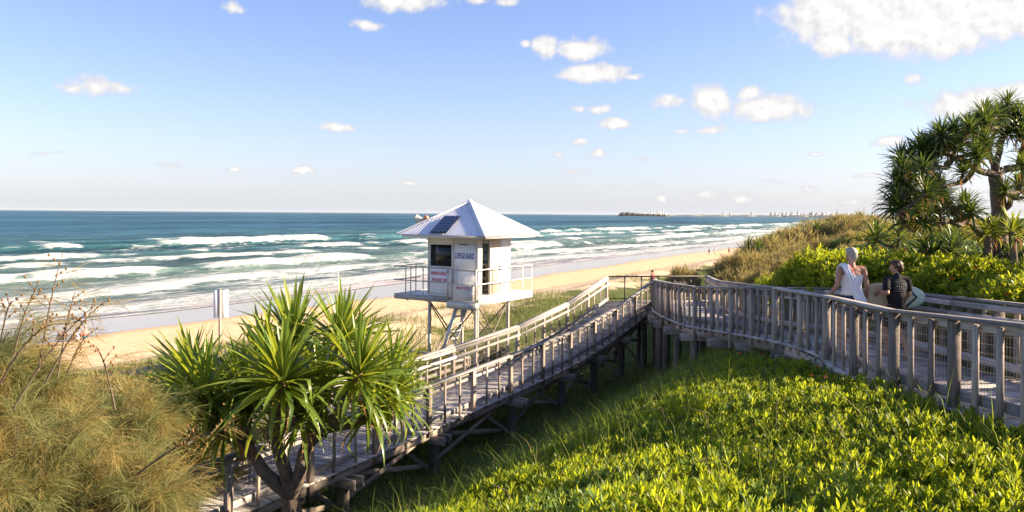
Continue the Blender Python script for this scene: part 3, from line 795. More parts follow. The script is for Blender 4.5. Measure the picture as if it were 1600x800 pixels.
mb.build('mesh_infill', M_mesh, gt, local=Matrix.Translation(L(x0, GB, z0)))
nbd = tbox('notice_board', GA0 + .26, GA1 - .12, GB + .008, GB + .02, PF - .05, RM - .02, M_cream, gt)
# ladder under the platform
lt, lb = L(-.72, -.10, PF - .12), L(-1.78, -.10, -5.9)
for off in (0, .62): piece('ladder_stringer', tw, lt + T2 * off, lb + T2 * off, .05, .12, M_steel)
for k in range(1, 11):
    p = lt.lerp(lb, k / 11.); piece('ladder_step', tw, p + T2 * .026, p + T2 * .594, .16, .03, M_steel)
# cabin walls
tbox('cabin_floor', -2.1, 0, 0, 2.1, PF + .003, CB + .04, M_cream)
for a, b_ in ((-2.1, 0), (-.08, 0), (-2.1, 2.02), (-.08, 2.02)): tbox('corner_post', a, a + .08, b_, b_ + .08, CB + .042, CT, M_cream)
# face with the sign and window
tbox('wall_panel', -2.018, -.082, .01, .05, CT - .26, CT - .004, M_cream)
tbox('wall_panel', -2.018, -1.03, .012, .048, CB + .044, -1.86, M_cream)
tbox('wall_panel', -1.026, -.082, .013, .047, CB + .044, CT - .262, M_cream)
tbox('mullion', -1.05, -.985, -.012, .009, CB + .05, CT - .02, M_cream)
m, nt, b = newmat('tinted_glass')
b.inputs['Base Color'].default_value = (.012, .016, .02, 1); b.inputs['Roughness'].default_value = .04; b.inputs['Specular IOR Level'].default_value = .7
tr = nt.nodes.new('ShaderNodeBsdfTransparent'); tr.inputs[0].default_value = (.42, .46, .48, 1)
mx = nt.nodes.new('ShaderNodeMixShader'); mx.inputs[0].default_value = .5
nt.links.new(b.outputs[0], mx.inputs[1]); nt.links.new(tr.outputs[0], mx.inputs[2]); nt.links.new(mx.outputs[0], nt.nodes['Material Output'].inputs[0]); M_glass = m
def window(a0, a1, z0, z1, face):
    g = .035
    if face == 'front': bx = lambda n, p, q, r, s_, par, mt, d=(0.0, .05): tbox(n, p, q, d[0], d[1], r, s_, mt, par)
    elif face == 'back': bx = lambda n, p, q, r, s_, par, mt, d=(2.05, 2.1): tbox(n, p, q, d[0], d[1], r, s_, mt, par)
    else: bx = lambda n, p, q, r, s_, par, mt, d=(-2.1, -2.05): tbox(n, d[0], d[1], p, q, r, s_, mt, par)
    M_fr = M_white
    fr = bx('window', a0, a1, z0, z0 + g, None, M_fr)
    for p, q, r, s_ in ((a0, a1, z1 - g, z1), (a0, a0 + g, z0 + g, z1 - g), (a1 - g, a1, z0 + g, z1 - g)): bx('window_frame', p, q, r, s_, fr, M_fr)
    dd = {'front': (.02, .028), 'back': (2.07, 2.078), 'side': (-2.08, -2.072)}[face]
    bx('pane', a0 + g, a1 - g, z0 + g, z1 - g, fr, M_glass, dd)
window(-2.016, -1.052, -1.855, -1.045, 'front')
window(-2.016, -.084, -1.855, -1.045, 'back')
window(.084, 2.016, -1.855, -1.045, 'side')
tbox('wall_panel', -2.018, -.082, 2.055, 2.095, CB + .044, -1.858, M_cream); tbox('wall_panel', -2.018, -.082, 2.055, 2.095, -1.042, CT - .004, M_cream)
tbox('wall_panel', -2.095, -2.055, .082, 2.018, CB + .044, -1.858, M_cream); tbox('wall_panel', -2.095, -2.055, .082, 2.018, -1.042, CT - .004, M_cream)
# sign boards
s1 = tbox('sign_board', -.955, -.10, -.022, -.004, -1.94, -1.07, M_sign)
s2 = tbox('sign_board', -1.985, -1.075, -.022, -.004, -2.74, -1.90, M_sign)
tbox('sign_board', -.955, -.10, -.020, -.004, -2.74, -1.955, M_sign)
def lettering(name, body, parent, center, width, height, mat, bold=.0):
    cu = bpy.data.curves.new(name, 'FONT'); cu.body = body; cu.align_x = 'CENTER'; cu.align_y = 'CENTER'; cu.extrude = .003; cu.offset = bold; cu.resolution_u = 2; cu.space_character = 1.25
    cu.materials.append(mat)
    o = bpy.data.objects.new(name, cu); COL.objects.link(o)
    me = bpy.data.meshes.new_from_object(o.evaluated_get(bpy.context.evaluated_depsgraph_get()))
    bpy.data.objects.remove(o); 
    V = np.array([v.co for v in me.vertices]); lo, hi = V.min(0), V.max(0)
    me.transform(Matrix.Diagonal((width / (hi[0] - lo[0]), height / (hi[1] - lo[1]), 1, 1)) @ Matrix.Translation(-Vector((lo + hi) / 2)))
    M = Matrix.Translation(center) @ Matrix((T1, TZ, -T2)).transposed().to_4x4()
    if not me.materials: me.materials.append(mat)
    return reg(bpy.data.objects.new(name, me), parent, M)
lettering('lettering', 'LIFEGUARD', s1, L(-.53, -.026, -1.435), .78, .21, M_blue, .038)
lettering('lettering', 'ON DUTY', s1, L(-.30, -.026, -1.90), .34, .035, M_blue) if False else None
lettering('lettering', 'EMERGENCY', s2, L(-1.545, -.026, -2.07), .76, .125, M_red, .034)
lettering('lettering', 'PHONE 000', s2, L(-1.545, -.026, -2.29), .66, .125, M_red, .034)
lettering('lettering', 'NOTICE', nbd, L((GA0 + .26 + GA1 - .12) / 2, GB + .004, RM - .12), .52, .10, M_red, .03)
trail('sign_lamp', L(-.72, -.05, -1.055), L(-.40, -.05, -1.055), .014, M_dark)
# face with the sliding door
tbox('wall_panel', -.05, -.01, .082, .22, CB + .044, CT - .004, M_cream)
tbox('lintel', -.052, -.012, .222, 2.018, CT - .12, CT - .004, M_cream)
tbox('door_jamb', -.075, -.002, .222, .262, CB + .044, CT - .122, M_cream)
tbox('door_jamb', -.075, -.002, .76, .82, CB + .044, CT - .122, M_cream)
M_beige = plain('beige_door_panel', (.56, .47, .36), .5, .4, 0, .12, 2)
dr = tbox('door', -.045, -.012, .822, 1.44, CB + .044, CT - .122, M_beige)
tbox('door_handle', -.012, .03, 1.36, 1.385, -1.95, -1.80, M_dark, dr)
tbox('wall_panel', -.047, -.008, 1.45, 2.018, CB + .044, CT - .122, M_sign)
for k in range(3): tbox('panel_batten', -.007, .004, 1.56 + k * .19, 1.575 + k * .19, CB + .05, CT - .13, M_sign)
# furniture seen through the door
tbox('desk', -1.9, -1.2, .15, 1.9, -2.02, -1.98, M_beige); tbox('desk_leg', -1.26, -1.22, .2, .24, CB + .042, -2.022, M_dark); tbox('desk_leg', -1.26, -1.22, 1.8, 1.84, CB + .042, -2.022, M_dark)
ch_ = tbox('chair', -.95, -.5, .75, 1.2, -2.38, -2.33, M_dark)
for a in (-.93, -.55):
    for b_ in (.77, 1.15): tbox('chair_leg', a, a + .03, b_, b_ + .03, CB + .042, -2.382, M_dark, ch_)
tbox('chair_back', -.95, -.5, 1.18, 1.22, -2.2, -1.85, M_dark, ch_)
# corrugated hip roof
RHs, EZ, AZ_ = 1.80, -.735, .40
rc = L(-1.05, 1.05, 0)
def face(nm, ux, uy):
    """ux along the eave, uy outward"""
    sl = math.hypot(RHs, AZ_ - EZ); nrm = (uy * (AZ_ - EZ) + TZ * RHs).normalized()
    n = 180; V = []
    for i in range(n + 1):
        u = -RHs + 2 * RHs * i / n; t = 1 - abs(u) / RHs
        off = nrm * (.022 * math.cos(2 * PI * u / .12))
        V.append(rc + ux * u + uy * RHs + TZ * EZ + off); V.append(rc + ux * u + uy * (RHs * (1 - t)) + TZ * (EZ + (AZ_ - EZ) * t) + off * (1 if t > .02 else 0))
    mb = MB(); mb.add(V, [(2 * i, 2 * i + 2, 2 * i + 3, 2 * i + 1) for i in range(n)])
    return mb.build(nm, M_roof, tw, local=Matrix.Translation(rc + uy + TZ * EZ))
roof_front = face('roof', T1, -T2); face('roof', T2, T1); face('roof', -T1, T2); face('roof', -T2, -T1)
for sa, sb in ((-1, -1), (1, -1), (1, 1), (-1, 1)):
    mb = MB(); c = rc + T1 * (RHs * sa) + T2 * (RHs * sb) + TZ * (EZ + .01)
    mb.bar(c, rc + TZ * (AZ_ + .02), .17, .03); mb.tube([c + TZ * .015, rc + TZ * (AZ_ + .035)], .03, 8)
    mb.build('ridge_cap', M_roof, tw, local=Matrix.Translation(c))
mb = MB(); mb.tube([rc + TZ * (AZ_ - .02), rc + TZ * (AZ_ + .06), rc + TZ * (AZ_ + .09)], [.12, .09, .02], 10); mb.build('roof_cap', M_roof, tw, local=Matrix.Translation(rc + TZ * AZ_))
for ux, uy in ((T1, -T2), (T2, T1), (-T1, T2), (-T2, -T1)):
    c = rc + uy * (RHs - .1) + TZ * (EZ - .05)
    piece('eave_beam', tw, c - ux * (RHs - .17), c + ux * (RHs - .17), .05, .08, M_cream)
for a, b_ in ((-2.1, -.75), (0, -.75), (-2.1, 2.85), (0, 2.85)):
    pass
tbox('soffit', -2.6, .5, -.5, 2.6, EZ - .006, EZ + .004, M_cream)
# solar panel on the sign-side slope
nrm = (-T2 * (AZ_ - EZ) + TZ * RHs).normalized(); slope = (T2 * RHs + TZ * (AZ_ - EZ)).normalized()
M_cell = plain('solar_cell_blue', (.008, .016, .06), .12, .6, 0, .2, 8)
pc = rc - T1 * .10 - T2 * (RHs * .72) + TZ * (EZ + (AZ_ - EZ) * .28) + nrm * .05
Mx = Matrix((T1, slope, nrm)).transposed().to_4x4(); Mx.translation = pc
pw, ph = .66, 1.05
mb = MB(); mb.box((0, 0, 0), (pw, ph, .03)); me = mb.mesh('solar_panel', plain('dark_panel_frame', (.03, .035, .05), .4)); so = reg(bpy.data.objects.new('solar_panel', me), tw, Mx)
mb = MB(); mb.box((0, 0, 0), (.156, .163, .004)); cellm = mb.mesh('solar_cell', M_cell)
for i in range(4):
    for j in range(6): reg(bpy.data.objects.new('solar_cell', cellm), so, Mx @ Matrix.Translation((-.24 + i * .16, -.4175 + j * .167, .018)))
# horn speaker and beacon beside the hip
hb = rc + (T1 * -1 + T2 * -1) * (RHs * .62) + TZ * (EZ + (AZ_ - EZ) * .38); hb2 = rc + T1 * (-RHs * .84) + T2 * (-RHs * .40) + TZ * (EZ + (AZ_ - EZ) * .16)
mb = MB(); mb.tube([hb2, hb2 + TZ * .38], .02, 8); st = mb.build('speaker_bracket', M_steel, tw, local=Matrix.Translation(hb2))
M_horn = plain('pale_horn_plastic', (.66, .60, .48), .5, .4, 0, .2); M_orange = plain('amber_lamp_plastic', (.55, .18, .05), .3, .5)
hc = hb2 + TZ * .33
mb = MB(); mb.tube([hc - T1 * .02 + T1 * .0, hc - T1 * .08, hc - T1 * .26, hc - T1 * .28], [.05, .075, .165, .17], 4, True); mb.build('horn_speaker', M_horn, tw, local=Matrix.Translation(hc))
mb = MB(); q = hc + T1 * .14 - TZ * .06; mb.tube([q, q + TZ * .03, q + TZ * .15, q + TZ * .20], [.06, .085, .085, .04], 10); mb.build('amber_beacon', M_orange, tw, local=Matrix.Translation(q))
piece('beacon_arm', tw, hb2 + TZ * .26, q, .03, .03, M_dark)

# ------------------------------------------------------------------ sign on the dune, seen from behind
sg_p = at(343, 541, 33.5); gz = float(ground(sg_p.x, sg_p.y))
sgn = empty('beach_sign', (sg_p.x, sg_p.y, gz), 'blank white back of a beach sign on a brown post above the sand', 'sign')
top = at(343, 452, 33.5).z
piece('sign_post', sgn, (sg_p.x, sg_p.y - .0, gz - .4), (sg_p.x, sg_p.y - .0, top), .08, .08, M_post)
for k, (x0, x1) in enumerate(((-.30, .0), (.004, .30))):
    piece('sign_board', sgn, (sg_p.x + x0 * .9 + .03, sg_p.y + .055 + x0 * .5, top - .02 - .62), (sg_p.x + x1 * .9 + .03, sg_p.y + .055 + x1 * .5, top - .02 - .62), .025, 1.2, M_sign)

# ------------------------------------------------------------------ far headland, low coast and city
M_head = plain('headland_scrub', (.075, .075, .05), .95, .1, 0, .5, .02)
M_coast = plain('far_coast_scrub', (.13, .14, .13), .95, .1, 0, .3, .01)
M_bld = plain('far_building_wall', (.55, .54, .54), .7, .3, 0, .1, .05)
M_bld2 = plain('far_building_grey', (.34, .33, .36), .7, .3, 0, .1, .05)  # greyer wall tone, picked at random for whole city blocks
def land(name, prof, d, depth, mat):
    """prof: (px, py) of its skyline at distance d"""
    px = np.linspace(prof[0][0], prof[-1][0], 90); py = np.interp(px, [p[0] for p in prof], [p[1] for p in prof])
    py = py + .25 * np.sin(px * 1.9) * np.sin(px * .7 + 1)
    rows = []
    for k, (f, dd) in enumerate(((0, -depth * .5), (.55, -depth * .42), (.9, -depth * .2), (1, 0), (.8, depth * .3), (0, depth * .5))):
        r = []
        for i, (x, y) in enumerate(zip(px, py)):
            p = at(x, y, d); h = max(.5, p.z - SEA)
            e = min(1, i / 3, (89 - i) / 3)
            r.append((p.x * (1 + dd / d), d + dd * (.7 + .3 * math.sin(i * .7)), SEA + h * f * (.85 + .15 * math.sin(i * 1.3 + k)) * (e if f else 1) - (0 if f else 1)))
        rows.append(r)
    V = np.array(rows).reshape(-1, 3); F = [(k * 90 + i, k * 90 + i + 1, (k + 1) * 90 + i + 1, (k + 1) * 90 + i) for k in range(5) for i in range(89)]
    mb = MB(); mb.add(V, F); o = mb.build(name, mat, local=Matrix.Translation((V[:, 0].mean(), d, SEA)), smooth=True)
    return tag(o, kind='structure')
land('headland', [(965, 336), (968, 332.5), (973, 330.8), (981, 330.6), (988, 331.6), (998, 333.0), (1012, 333.6), (1028, 334), (1046, 335.8)], 5200, 420, M_head)
land('far_coast', [(1030, 336), (1060, 335.2), (1100, 335.2), (1180, 335.6), (1240, 335.4), (1255, 333.8), (1275, 334.6), (1300, 333.9), (1330, 334.2), (1360, 334.8), (1400, 334), (1460, 335)], 8200, 900, M_coast)
rc_ = random.Random(4)
def tower_block(px, py, w, mat, d):
    p = at(px, py, d); gx = SEA + 2; h = p.z - gx; wm = w / FPX * d
    mb = MB(); mb.box((0, 0, h / 2), (wm, wm * .8, h)); mb.box((wm * .1, 0, h + h * .03), (wm * .45, wm * .4, h * .06)); mb.box((-wm * .28, 0, h * .42), (wm * .5, wm * .95, h * .84))
    for k in range(1, 9): mb.box((0, -.01, h * k / 9.), (wm * 1.04, wm * .84, h * .012))
    o = mb.build('apartment_tower', mat, M=Matrix.Translation((p.x, d, gx)))
    tag(o, 'pale apartment block standing beside the dark headland across the water' if px < 1060 else 'distant tower block in the hazy city across the water', 'building', 'city blocks across the water')
for px, py, w in ((1018, 332.6, 3), (1022, 331.6, 2.4), (1026, 332.2, 2.4), (1029, 329.2, 2.2), (1032, 330.5, 3), (1036, 329.6, 2.6), (1040, 331.8, 3), (1006, 332.6, 3)): tower_block(px, py, w, M_bld, 5600)
for k in range(34):
    px = rc_.choice([rc_.uniform(1200, 1275), rc_.uniform(1235, 1262), rc_.uniform(1275, 1330), rc_.uniform(1120, 1400)])
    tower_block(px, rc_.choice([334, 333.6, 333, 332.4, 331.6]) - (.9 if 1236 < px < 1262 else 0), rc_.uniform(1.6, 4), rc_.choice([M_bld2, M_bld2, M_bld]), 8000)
# ------------------------------------------------------------------ vegetation
rng = np.random.default_rng(3)
M_cover = leafmat('groundcover_leaf', (.075, .145, .012), (.22, .285, .018), (.54, .60, .02), .50, .45, .25, (.32, .26, .05), (.055, .115, .035))
M_grass = leafmat('grass_blade', (.085, .145, .026), (.17, .22, .04), (.34, .42, .04), .45, .55, .2, (.32, .27, .11))
M_dgrass = leafmat('dune_grass_blade', (.10, .13, .035), (.19, .20, .07), (.28, .30, .08), .35, .6, .15, (.34, .27, .14))
M_lime = leafmat('lime_bush_leaf', (.060, .13, .010), (.22, .28, .016), (.54, .58, .02), .48, .4, .3, (.34, .30, .03))
M_dkgreen = leafmat('dark_bush_leaf', (.030, .060, .018), (.065, .10, .030), (.14, .20, .03), .35, .45, .3, (.13, .14, .04))
M_olive = leafmat('olive_feather_leaf', (.13, .12, .045), (.27, .225, .09), (.42, .34, .11), .4, .6, .15, (.40, .32, .15))
M_golden = leafmat('golden_bush_leaf', (.14, .15, .022), (.27, .25, .04), (.48, .42, .05), .4, .5, .2, (.34, .27, .08))
M_needle = leafmat('sheoak_needle', (.15, .125, .045), (.30, .235, .085), (.46, .34, .09), .4, .6, .15, (.40, .27, .10))
M_lowleaf = leafmat('creeping_leaf', (.07, .13, .02), (.14, .19, .03), (.30, .38, .03), .4, .5, .2, (.26, .20, .07))
M_needle2 = leafmat('sheoak_green_needle', (.11, .13, .050), (.20, .215, .085), (.36, .36, .10), .4, .6, .15, (.24, .22, .09))
M_pand = leafmat('pandanus_leaf', (.055, .115, .022), (.165, .235, .035), (.50, .56, .04), .42, .30, .5, (.26, .28, .04))
M_pand2 = leafmat('far_pandanus_leaf', (.030, .070, .018), (.075, .12, .026), (.20, .27, .03), .3, .4, .4, (.20, .19, .05))
M_dead = leafmat('dead_leaf', (.22, .12, .055), (.34, .21, .10), (.40, .20, .06), .3, .8, .1)
M_bark = plain('grey_brown_bark', (.165, .13, .105), .9, .15, 0, .5, 7, .02)
M_twig = plain('brown_twig', (.115, .09, .065), .9, .15, 0, .4, 20)
M_cone = plain('seed_cone', (.22, .12, .05), .9, .1, 0, .4, 30)
M_petal = plain('orange_petal', (.60, .10, .025), .6, .3, 0, .2)

def strip(rows):
    """rows of (x, half width, z): a leaf blade along +X"""
    V = []; F = []
    for x, w, z in rows: V += [(x, -w, z), (x, w, z)]
    for i in range(len(rows) - 1): F.append((2 * i, 2 * i + 2, 2 * i + 3, 2 * i + 1))
    return np.array(V, float), np.array(F)
def rot_zyx(yaw, pitch, roll=None):
    """(n,3,3): leaf along X pitched up by pitch, then yawed"""
    n = len(yaw); cy, sy, cp, sp = np.cos(yaw), np.sin(yaw), np.cos(pitch), np.sin(pitch); z = np.zeros(n); o = np.ones(n)
    Rz = np.stack([np.stack([cy, -sy, z], -1), np.stack([sy, cy, z], -1), np.stack([z, z, o], -1)], 1)
    Ry = np.stack([np.stack([cp, z, -sp], -1), np.stack([z, o, z], -1), np.stack([sp, z, cp], -1)], 1)
    R = Rz @ Ry
    if roll is not None:
        cr, sr = np.cos(roll), np.sin(roll)
        Rx = np.stack([np.stack([o, z, z], -1), np.stack([z, cr, -sr], -1), np.stack([z, sr, cr], -1)], 1); R = R @ Rx
    return R
def inst(tV, tF, R, T, sc=None):
    """copies of a template as one vertex and face array"""
    V = np.einsum('nij,kj->nki', R, tV)
    if sc is not None: V = V * np.asarray(sc).reshape(len(V), 1, -1)
    V = V + T[:, None, :]
    F = tF[None] + (np.arange(len(T)) * len(tV))[:, None, None]
    return V.reshape(-1, 3), F.reshape(-1, tF.shape[1])
def join(lst):
    Vs, Fs, n = [], [], 0
    for V, F in lst: Vs.append(V); Fs.append(F + n); n += len(V)
    return np.concatenate(Vs), np.concatenate(Fs)

SPAT = strip([(0, .12, 0), (.5, .32, .03), (.82, .42, .0), (1.0, .12, -.05)]); SPAT[0][:, 1] *= .34
SPAT2 = strip([(0, .05, 0), (.62, .125, .02), (1.0, .03, -.04)])
def rosette(nl, seed, L=.10, up=(.35, 1.35), SPAT=SPAT2):
    r = np.random.default_rng(seed)
    yaw = np.arange(nl) * 2.4 + r.uniform(-.3, .3, nl); t = np.linspace(0, 1, nl)
    pitch = up[0] + (up[1] - up[0]) * t + r.uniform(-.12, .12, nl)
    ln = L * (1.05 - .25 * t) * r.uniform(.85, 1.15, nl)
    T = np.stack([np.zeros(nl), np.zeros(nl), t * L * .55], -1)
    return inst(*SPAT, rot_zyx(yaw, pitch, r.uniform(-.4, .4, nl)), T, ln)
ROS = [rosette(9, k) for k in range(3)]
ROSU = [rosette(8, 20 + k, .125, (.65, 1.45)) for k in range(5)]
def tilt_R(n, amt, r):
    ax = r.uniform(0, 2 * PI, n); an = np.abs(r.normal(0, amt, n))
    return rot_zyx(ax, an) @ rot_zyx(-ax, np.zeros(n)) @ rot_zyx(r.uniform(0, 2 * PI, n), np.zeros(n))
def scatter(temps, P, sc, tilt, r, R=None):
    k = r.integers(0, len(temps), len(P)); out = []
    R = tilt_R(len(P), tilt, r) if R is None else R
    for i, (tV, tF) in enumerate(temps):
        m_ = k == i
        if m_.any(): out.append(inst(tV, tF, R[m_], P[m_], sc[m_]))
    return join(out)
def project(x, y, z):
    return CXP + FPX * x / y, HYP + (x / y * FPX) * .008 - FPX * z / y
near_arr = np.array([tuple(p) for p in near_s]); far_arr = np.array([tuple(p) for p in far_s])
def under_walk(x, y, m=.12):
    xn = np.interp(y, near_arr[:, 1], near_arr[:, 0]); xf = np.interp(y, far_arr[:, 1], far_arr[:, 0])
    return (x > xn - m) & (x < xf + m) & (y < 32)

# leafy ground cover on the near slope
n = 150000
s = rng.uniform(-34, 6, n); q = rng.uniform(1.2, 15, n); x, y = xy(s, q)
ok = (y > 4.2) & (y < 32); s, q, x, y = s[ok], q[ok], x[ok], y[ok]
zg = ground(x, y); px, py = project(x, y, zg)
mound = .5 + .5 * vnoise(x * 2.1, y * 2.1, 6); mound = .6 * mound + .4 * (.5 + .5 * vnoise(x * .8, y * .8, 8))
patch = sstep(q + 1.3 * vnoise(x * .9, y * .9, 12) - np.clip(y - 10.5, 0, 9) * .24, 3.4, 5.6)
keep = (px > -150) & (px < 1750) & (py < 900) & (rng.uniform(0, 1, len(x)) < np.clip((9.0 / y) ** 1.0, .25, 1) * patch * (.45 + .75 * mound)) & ~((under_walk(x, y, .05)) & (y > 6.5))
x, y, zg, mound = x[keep], y[keep], zg[keep], mound[keep]
H = (.04 + .38 * mound ** 1.4) * np.clip(1.25 - y / 26, .45, 1)
h = H * (1 - rng.uniform(0, 1, len(x)) ** 1.6 * .95)
P = np.stack([x, y, zg + h - .02], -1)
sc = rng.uniform(.42, .95, len(x)) * np.clip((9 / y) ** .2, .85, 1.1)
V, F = scatter(ROSU, P, sc, .28, rng)
o = reg(bpy.data.objects.new('ground_cover', npmesh('ground_cover', V, F, M_cover, False)))
LOW = [rosette(7, 60 + k, .07, (.3, 1.2)) for k in range(3)]
n = 34000
s = rng.uniform(-34, 4, n); q = rng.uniform(1.5, 14, n); x, y = xy(s, q); y_ = np.maximum(y, 1); zg = ground(x, y); px, py = project(x, y_, zg)
keep = (y > 4.2) & (y < 30) & (px > -100) & (px < 1720) & (py < 880) & (rng.uniform(0, 1, n) < np.clip((8 / y_) ** 1.2, .1, 1) * sstep(q, 2.6, 4.6)) & ~(under_walk(x, y_, .05) & (y > 6.5))
x, y, zg = x[keep], y[keep], zg[keep]
V, F = scatter(LOW, np.stack([x, y, zg + rng.uniform(.0, .16, len(x))], -1), rng.uniform(.7, 1.3, len(x)) * np.clip((y / 8) ** .4, .9, 1.6), .35, rng)
o2 = reg(bpy.data.objects.new('creeping_plants', npmesh('creeping_plants', V, F, M_lowleaf)))
tag(o2, 'low fine green creeping plants between the leafy clumps on the slope', 'ground cover', kind='stuff')
tag(o, 'bright yellow green leafy ground cover filling the slope below the walkway', 'ground cover', kind='stuff')
N_COVER = len(x)

# dry stems sticking out of the leaves
tw0 = MB(); rt = random.Random(17)
for k in range(150):
    s1, q1 = rt.uniform(-33, -8), rt.uniform(3.5, 13); x1, y1 = xy(s1, q1)
    if y1 < 4.3 or y1 > 18 or (under_walk(np.array(x1), np.array(y1)) and y1 > 6.5): continue
    z1 = float(ground(x1, y1)); a1 = rt.uniform(0, 6.28); l1_ = rt.uniform(.25, .65); dx, dy = math.cos(a1) * l1_ * .6, math.sin(a1) * l1_ * .6
    tw0.tube([(x1, y1, z1), (x1 + dx * .4, y1 + dy * .4, z1 + l1_ * .75), (x1 + dx, y1 + dy, z1 + l1_ * rt.uniform(.6, 1.0))], [.006, .005, .003], 4, False)
tag(tw0.build('dry_stems', M_twig), 'dry brown stems poking out of the leafy ground cover', 'dry stems', kind='stuff')
# grass: in the hollow under the ramp, along the crest, and blades among the leaves
BL = [strip([(0, .5, 0), (.35, .45, 0), (.7, .32, -.06), (1.0, .04, -.26)]), strip([(0, .5, 0), (.4, .45, .0), (.75, .33, -.14), (1.0, .03, -.45)]), strip([(0, .5, 0), (.5, .4, .0), (1.0, .04, -.05)])]
def blades(P, length, width, r, pit=(.75, 1.45)):
    n = len(P); R = rot_zyx(r.uniform(0, 2 * PI, n), r.uniform(pit[0], pit[1], n), r.uniform(-.5, .5, n)); k = r.integers(0, 3, n); out = []
    for i, (tV, tF) in enumerate(BL):
        m_ = k == i
        tv = tV[None] * np.stack([length[m_], width[m_], length[m_]], -1)[:, None, :]
        Vv = np.einsum('nij,nkj->nki', R[m_], tv) + P[m_][:, None]
        out.append((Vv.reshape(-1, 3), (tF[None] + (np.arange(m_.sum()) * len(tV))[:, None, None]).reshape(-1, 4)))
    return join(out)
n = 160000
s = rng.uniform(-32, 22, n); q = rng.uniform(-5.5, 8, n); x, y = xy(s, q); zg = ground(x, y); px, py = project(x, np.maximum(y, 1), zg)
dens = np.where(q < 4.2 + np.clip(y - 11, 0, 9) * .28, 1, .22) * (.45 + .55 * (vnoise(x * 1.4, y * 1.4, 15) > -.25))
keep = (y > 4.5) & (px > -80) & (px < 1700) & (py < 880) & (rng.uniform(0, 1, n) < dens * np.clip(14 / np.maximum(y, 1), .35, 1)) & ~((under_walk(x, y)) & (y < 12)) & ~((q < -2.2) & (vnoise(x * .5, y * .5, 4) < -.4))
x, y, zg, q = x[keep], y[keep], zg[keep], q[keep]
P = np.stack([x, y, zg - .02], -1)
V, F = blades(P, rng.uniform(.16, .46, len(x)) * np.where(q < 0, .8, 1.0), rng.uniform(.006, .013, len(x)) * np.clip(y / 12, .6, 1.6), rng)
n = 9500                                            # long arching blades through the leaves in front
s = rng.uniform(-32, -6, n); q = rng.uniform(3, 12, n); x, y = xy(s, q)
cl = vnoise(x * 1.1, y * 1.1, 21) > .1; ok = (y > 4.4) & cl & ~under_walk(x, y); x, y = x[ok], y[ok]
P2 = np.stack([x, y, ground(x, y) + .1], -1)
V2, F2 = blades(P2, rng.uniform(.3, .62, len(x)), rng.uniform(.005, .009, len(x)), rng, (.7, 1.4))
V, F = join([(V, F), (V2, F2)])
o = reg(bpy.data.objects.new('grass', npmesh('grass', V, F, M_grass)))
tag(o, 'long green grass under the ramp and along the crest of the slope', 'grass', kind='stuff')
N_GRASS = len(P)

# grass on the foredune
n = 200000
s = rng.uniform(-30, 75, n); q = rng.uniform(-31, -2.0, n); x, y = xy(s, q); y_ = np.maximum(y, 1); zg = ground(x, y); px, py = project(x, y_, zg)
cov = np.interp(q, [-31, -24, -17, -12, -8, -2], [.0, .10, .16, .40, .85, 1.0]) + .55 * vnoise(x * .35, y * .35, 31) + .3 * vnoise(x * 1.1, y * 1.1, 33)
cov = cov + np.clip((-s - 4) / 8, 0, .6) - np.clip((s - 12) / 30, 0, .25)
keep = (y > 12) & (px > -60) & (px < 1250) & (cov > .42) & (rng.uniform(0, 1, n) < np.clip(26 / y_, .3, 1))
x, y, zg = x[keep], y[keep], zg[keep]
P = np.stack([x, y, zg - .02], -1)
V, F = blades(P, rng.uniform(.22, .55, len(x)), rng.uniform(.010, .02, len(x)) * np.clip(y / 30, .7, 1.6), rng, (.8, 1.5))
o = reg(bpy.data.objects.new('dune_grass', npmesh('dune_grass', V, F, M_dgrass)))
tag(o, 'tufted green and straw dune grass between the ramp and the sand', 'dune grass', kind='stuff')
N_DUNE = len(x)

# ---- shrubs: a few plants of each kind, copied
def lumps(r, n, flat=.75):
    """lumpy crown about 1 high and 1.3 wide: centres and radii"""
    c = [(0, 0, .55)]; rad = [.42]
    for k in range(n):
        a = r.uniform(0, 2 * PI); d = r.uniform(.2, .5)
        c.append((d * math.cos(a), d * math.sin(a), r.uniform(.3, .72))); rad.append(r.uniform(.16, .30))
    return np.array(c), np.array(rad)
def crown_points(r, n, nl=9, inner=.25):
    c, rad = lumps(r, nl); w = rad ** 2 / (rad ** 2).sum(); k = r.choice(len(c), n, p=w)
    d = r.normal(size=(n, 3)); d[:, 2] = np.abs(d[:, 2]) * .9 + d[:, 2] * .1; d /= np.linalg.norm(d, axis=1)[:, None]
    rr = np.where(r.uniform(0, 1, n) < inner, r.uniform(.35, .85, n), r.uniform(.85, 1.12, n))
    return c[k] + d * (rad[k] * rr)[:, None], d
def R_from_dir(d, r, upmix=.0):
    """rotation that takes +Z to d (mixed with up), with random spin"""
    d = d * (1 - upmix) + np.array((0, 0, 1)) * upmix; d = d / np.linalg.norm(d, axis=1)[:, None]
    a = np.where(np.abs(d[:, 2:3]) < .95, np.array([[0, 0, 1.]]), np.array([[1., 0, 0]])); x = np.cross(a, d); x /= np.linalg.norm(x, axis=1)[:, None]; y = np.cross(d, x)
    B = np.stack([x, y, d], -1); n = len(d)
    return B @ rot_zyx(r.uniform(0, 2 * PI, n), np.zeros(n))
def stems(r, n, h=.55, rad=.022, sp=.35):
    mb = MB()
    for k in range(n):
        a = r.uniform(0, 2 * PI); b_ = np.array((math.cos(a), math.sin(a), 0)) * r.uniform(.02, .1); e = np.array((math.cos(a), math.sin(a), 0)) * r.uniform(.08, sp)
        mb.tube([b_ - (0, 0, .15), b_ * .6 + e * .4 + (0, 0, h * .5), e + (0, 0, h * r.uniform(.8, 1.1))], [rad, rad * .75, rad * .3], 5, False)
    return mb.mesh('stem', M_bark, True)
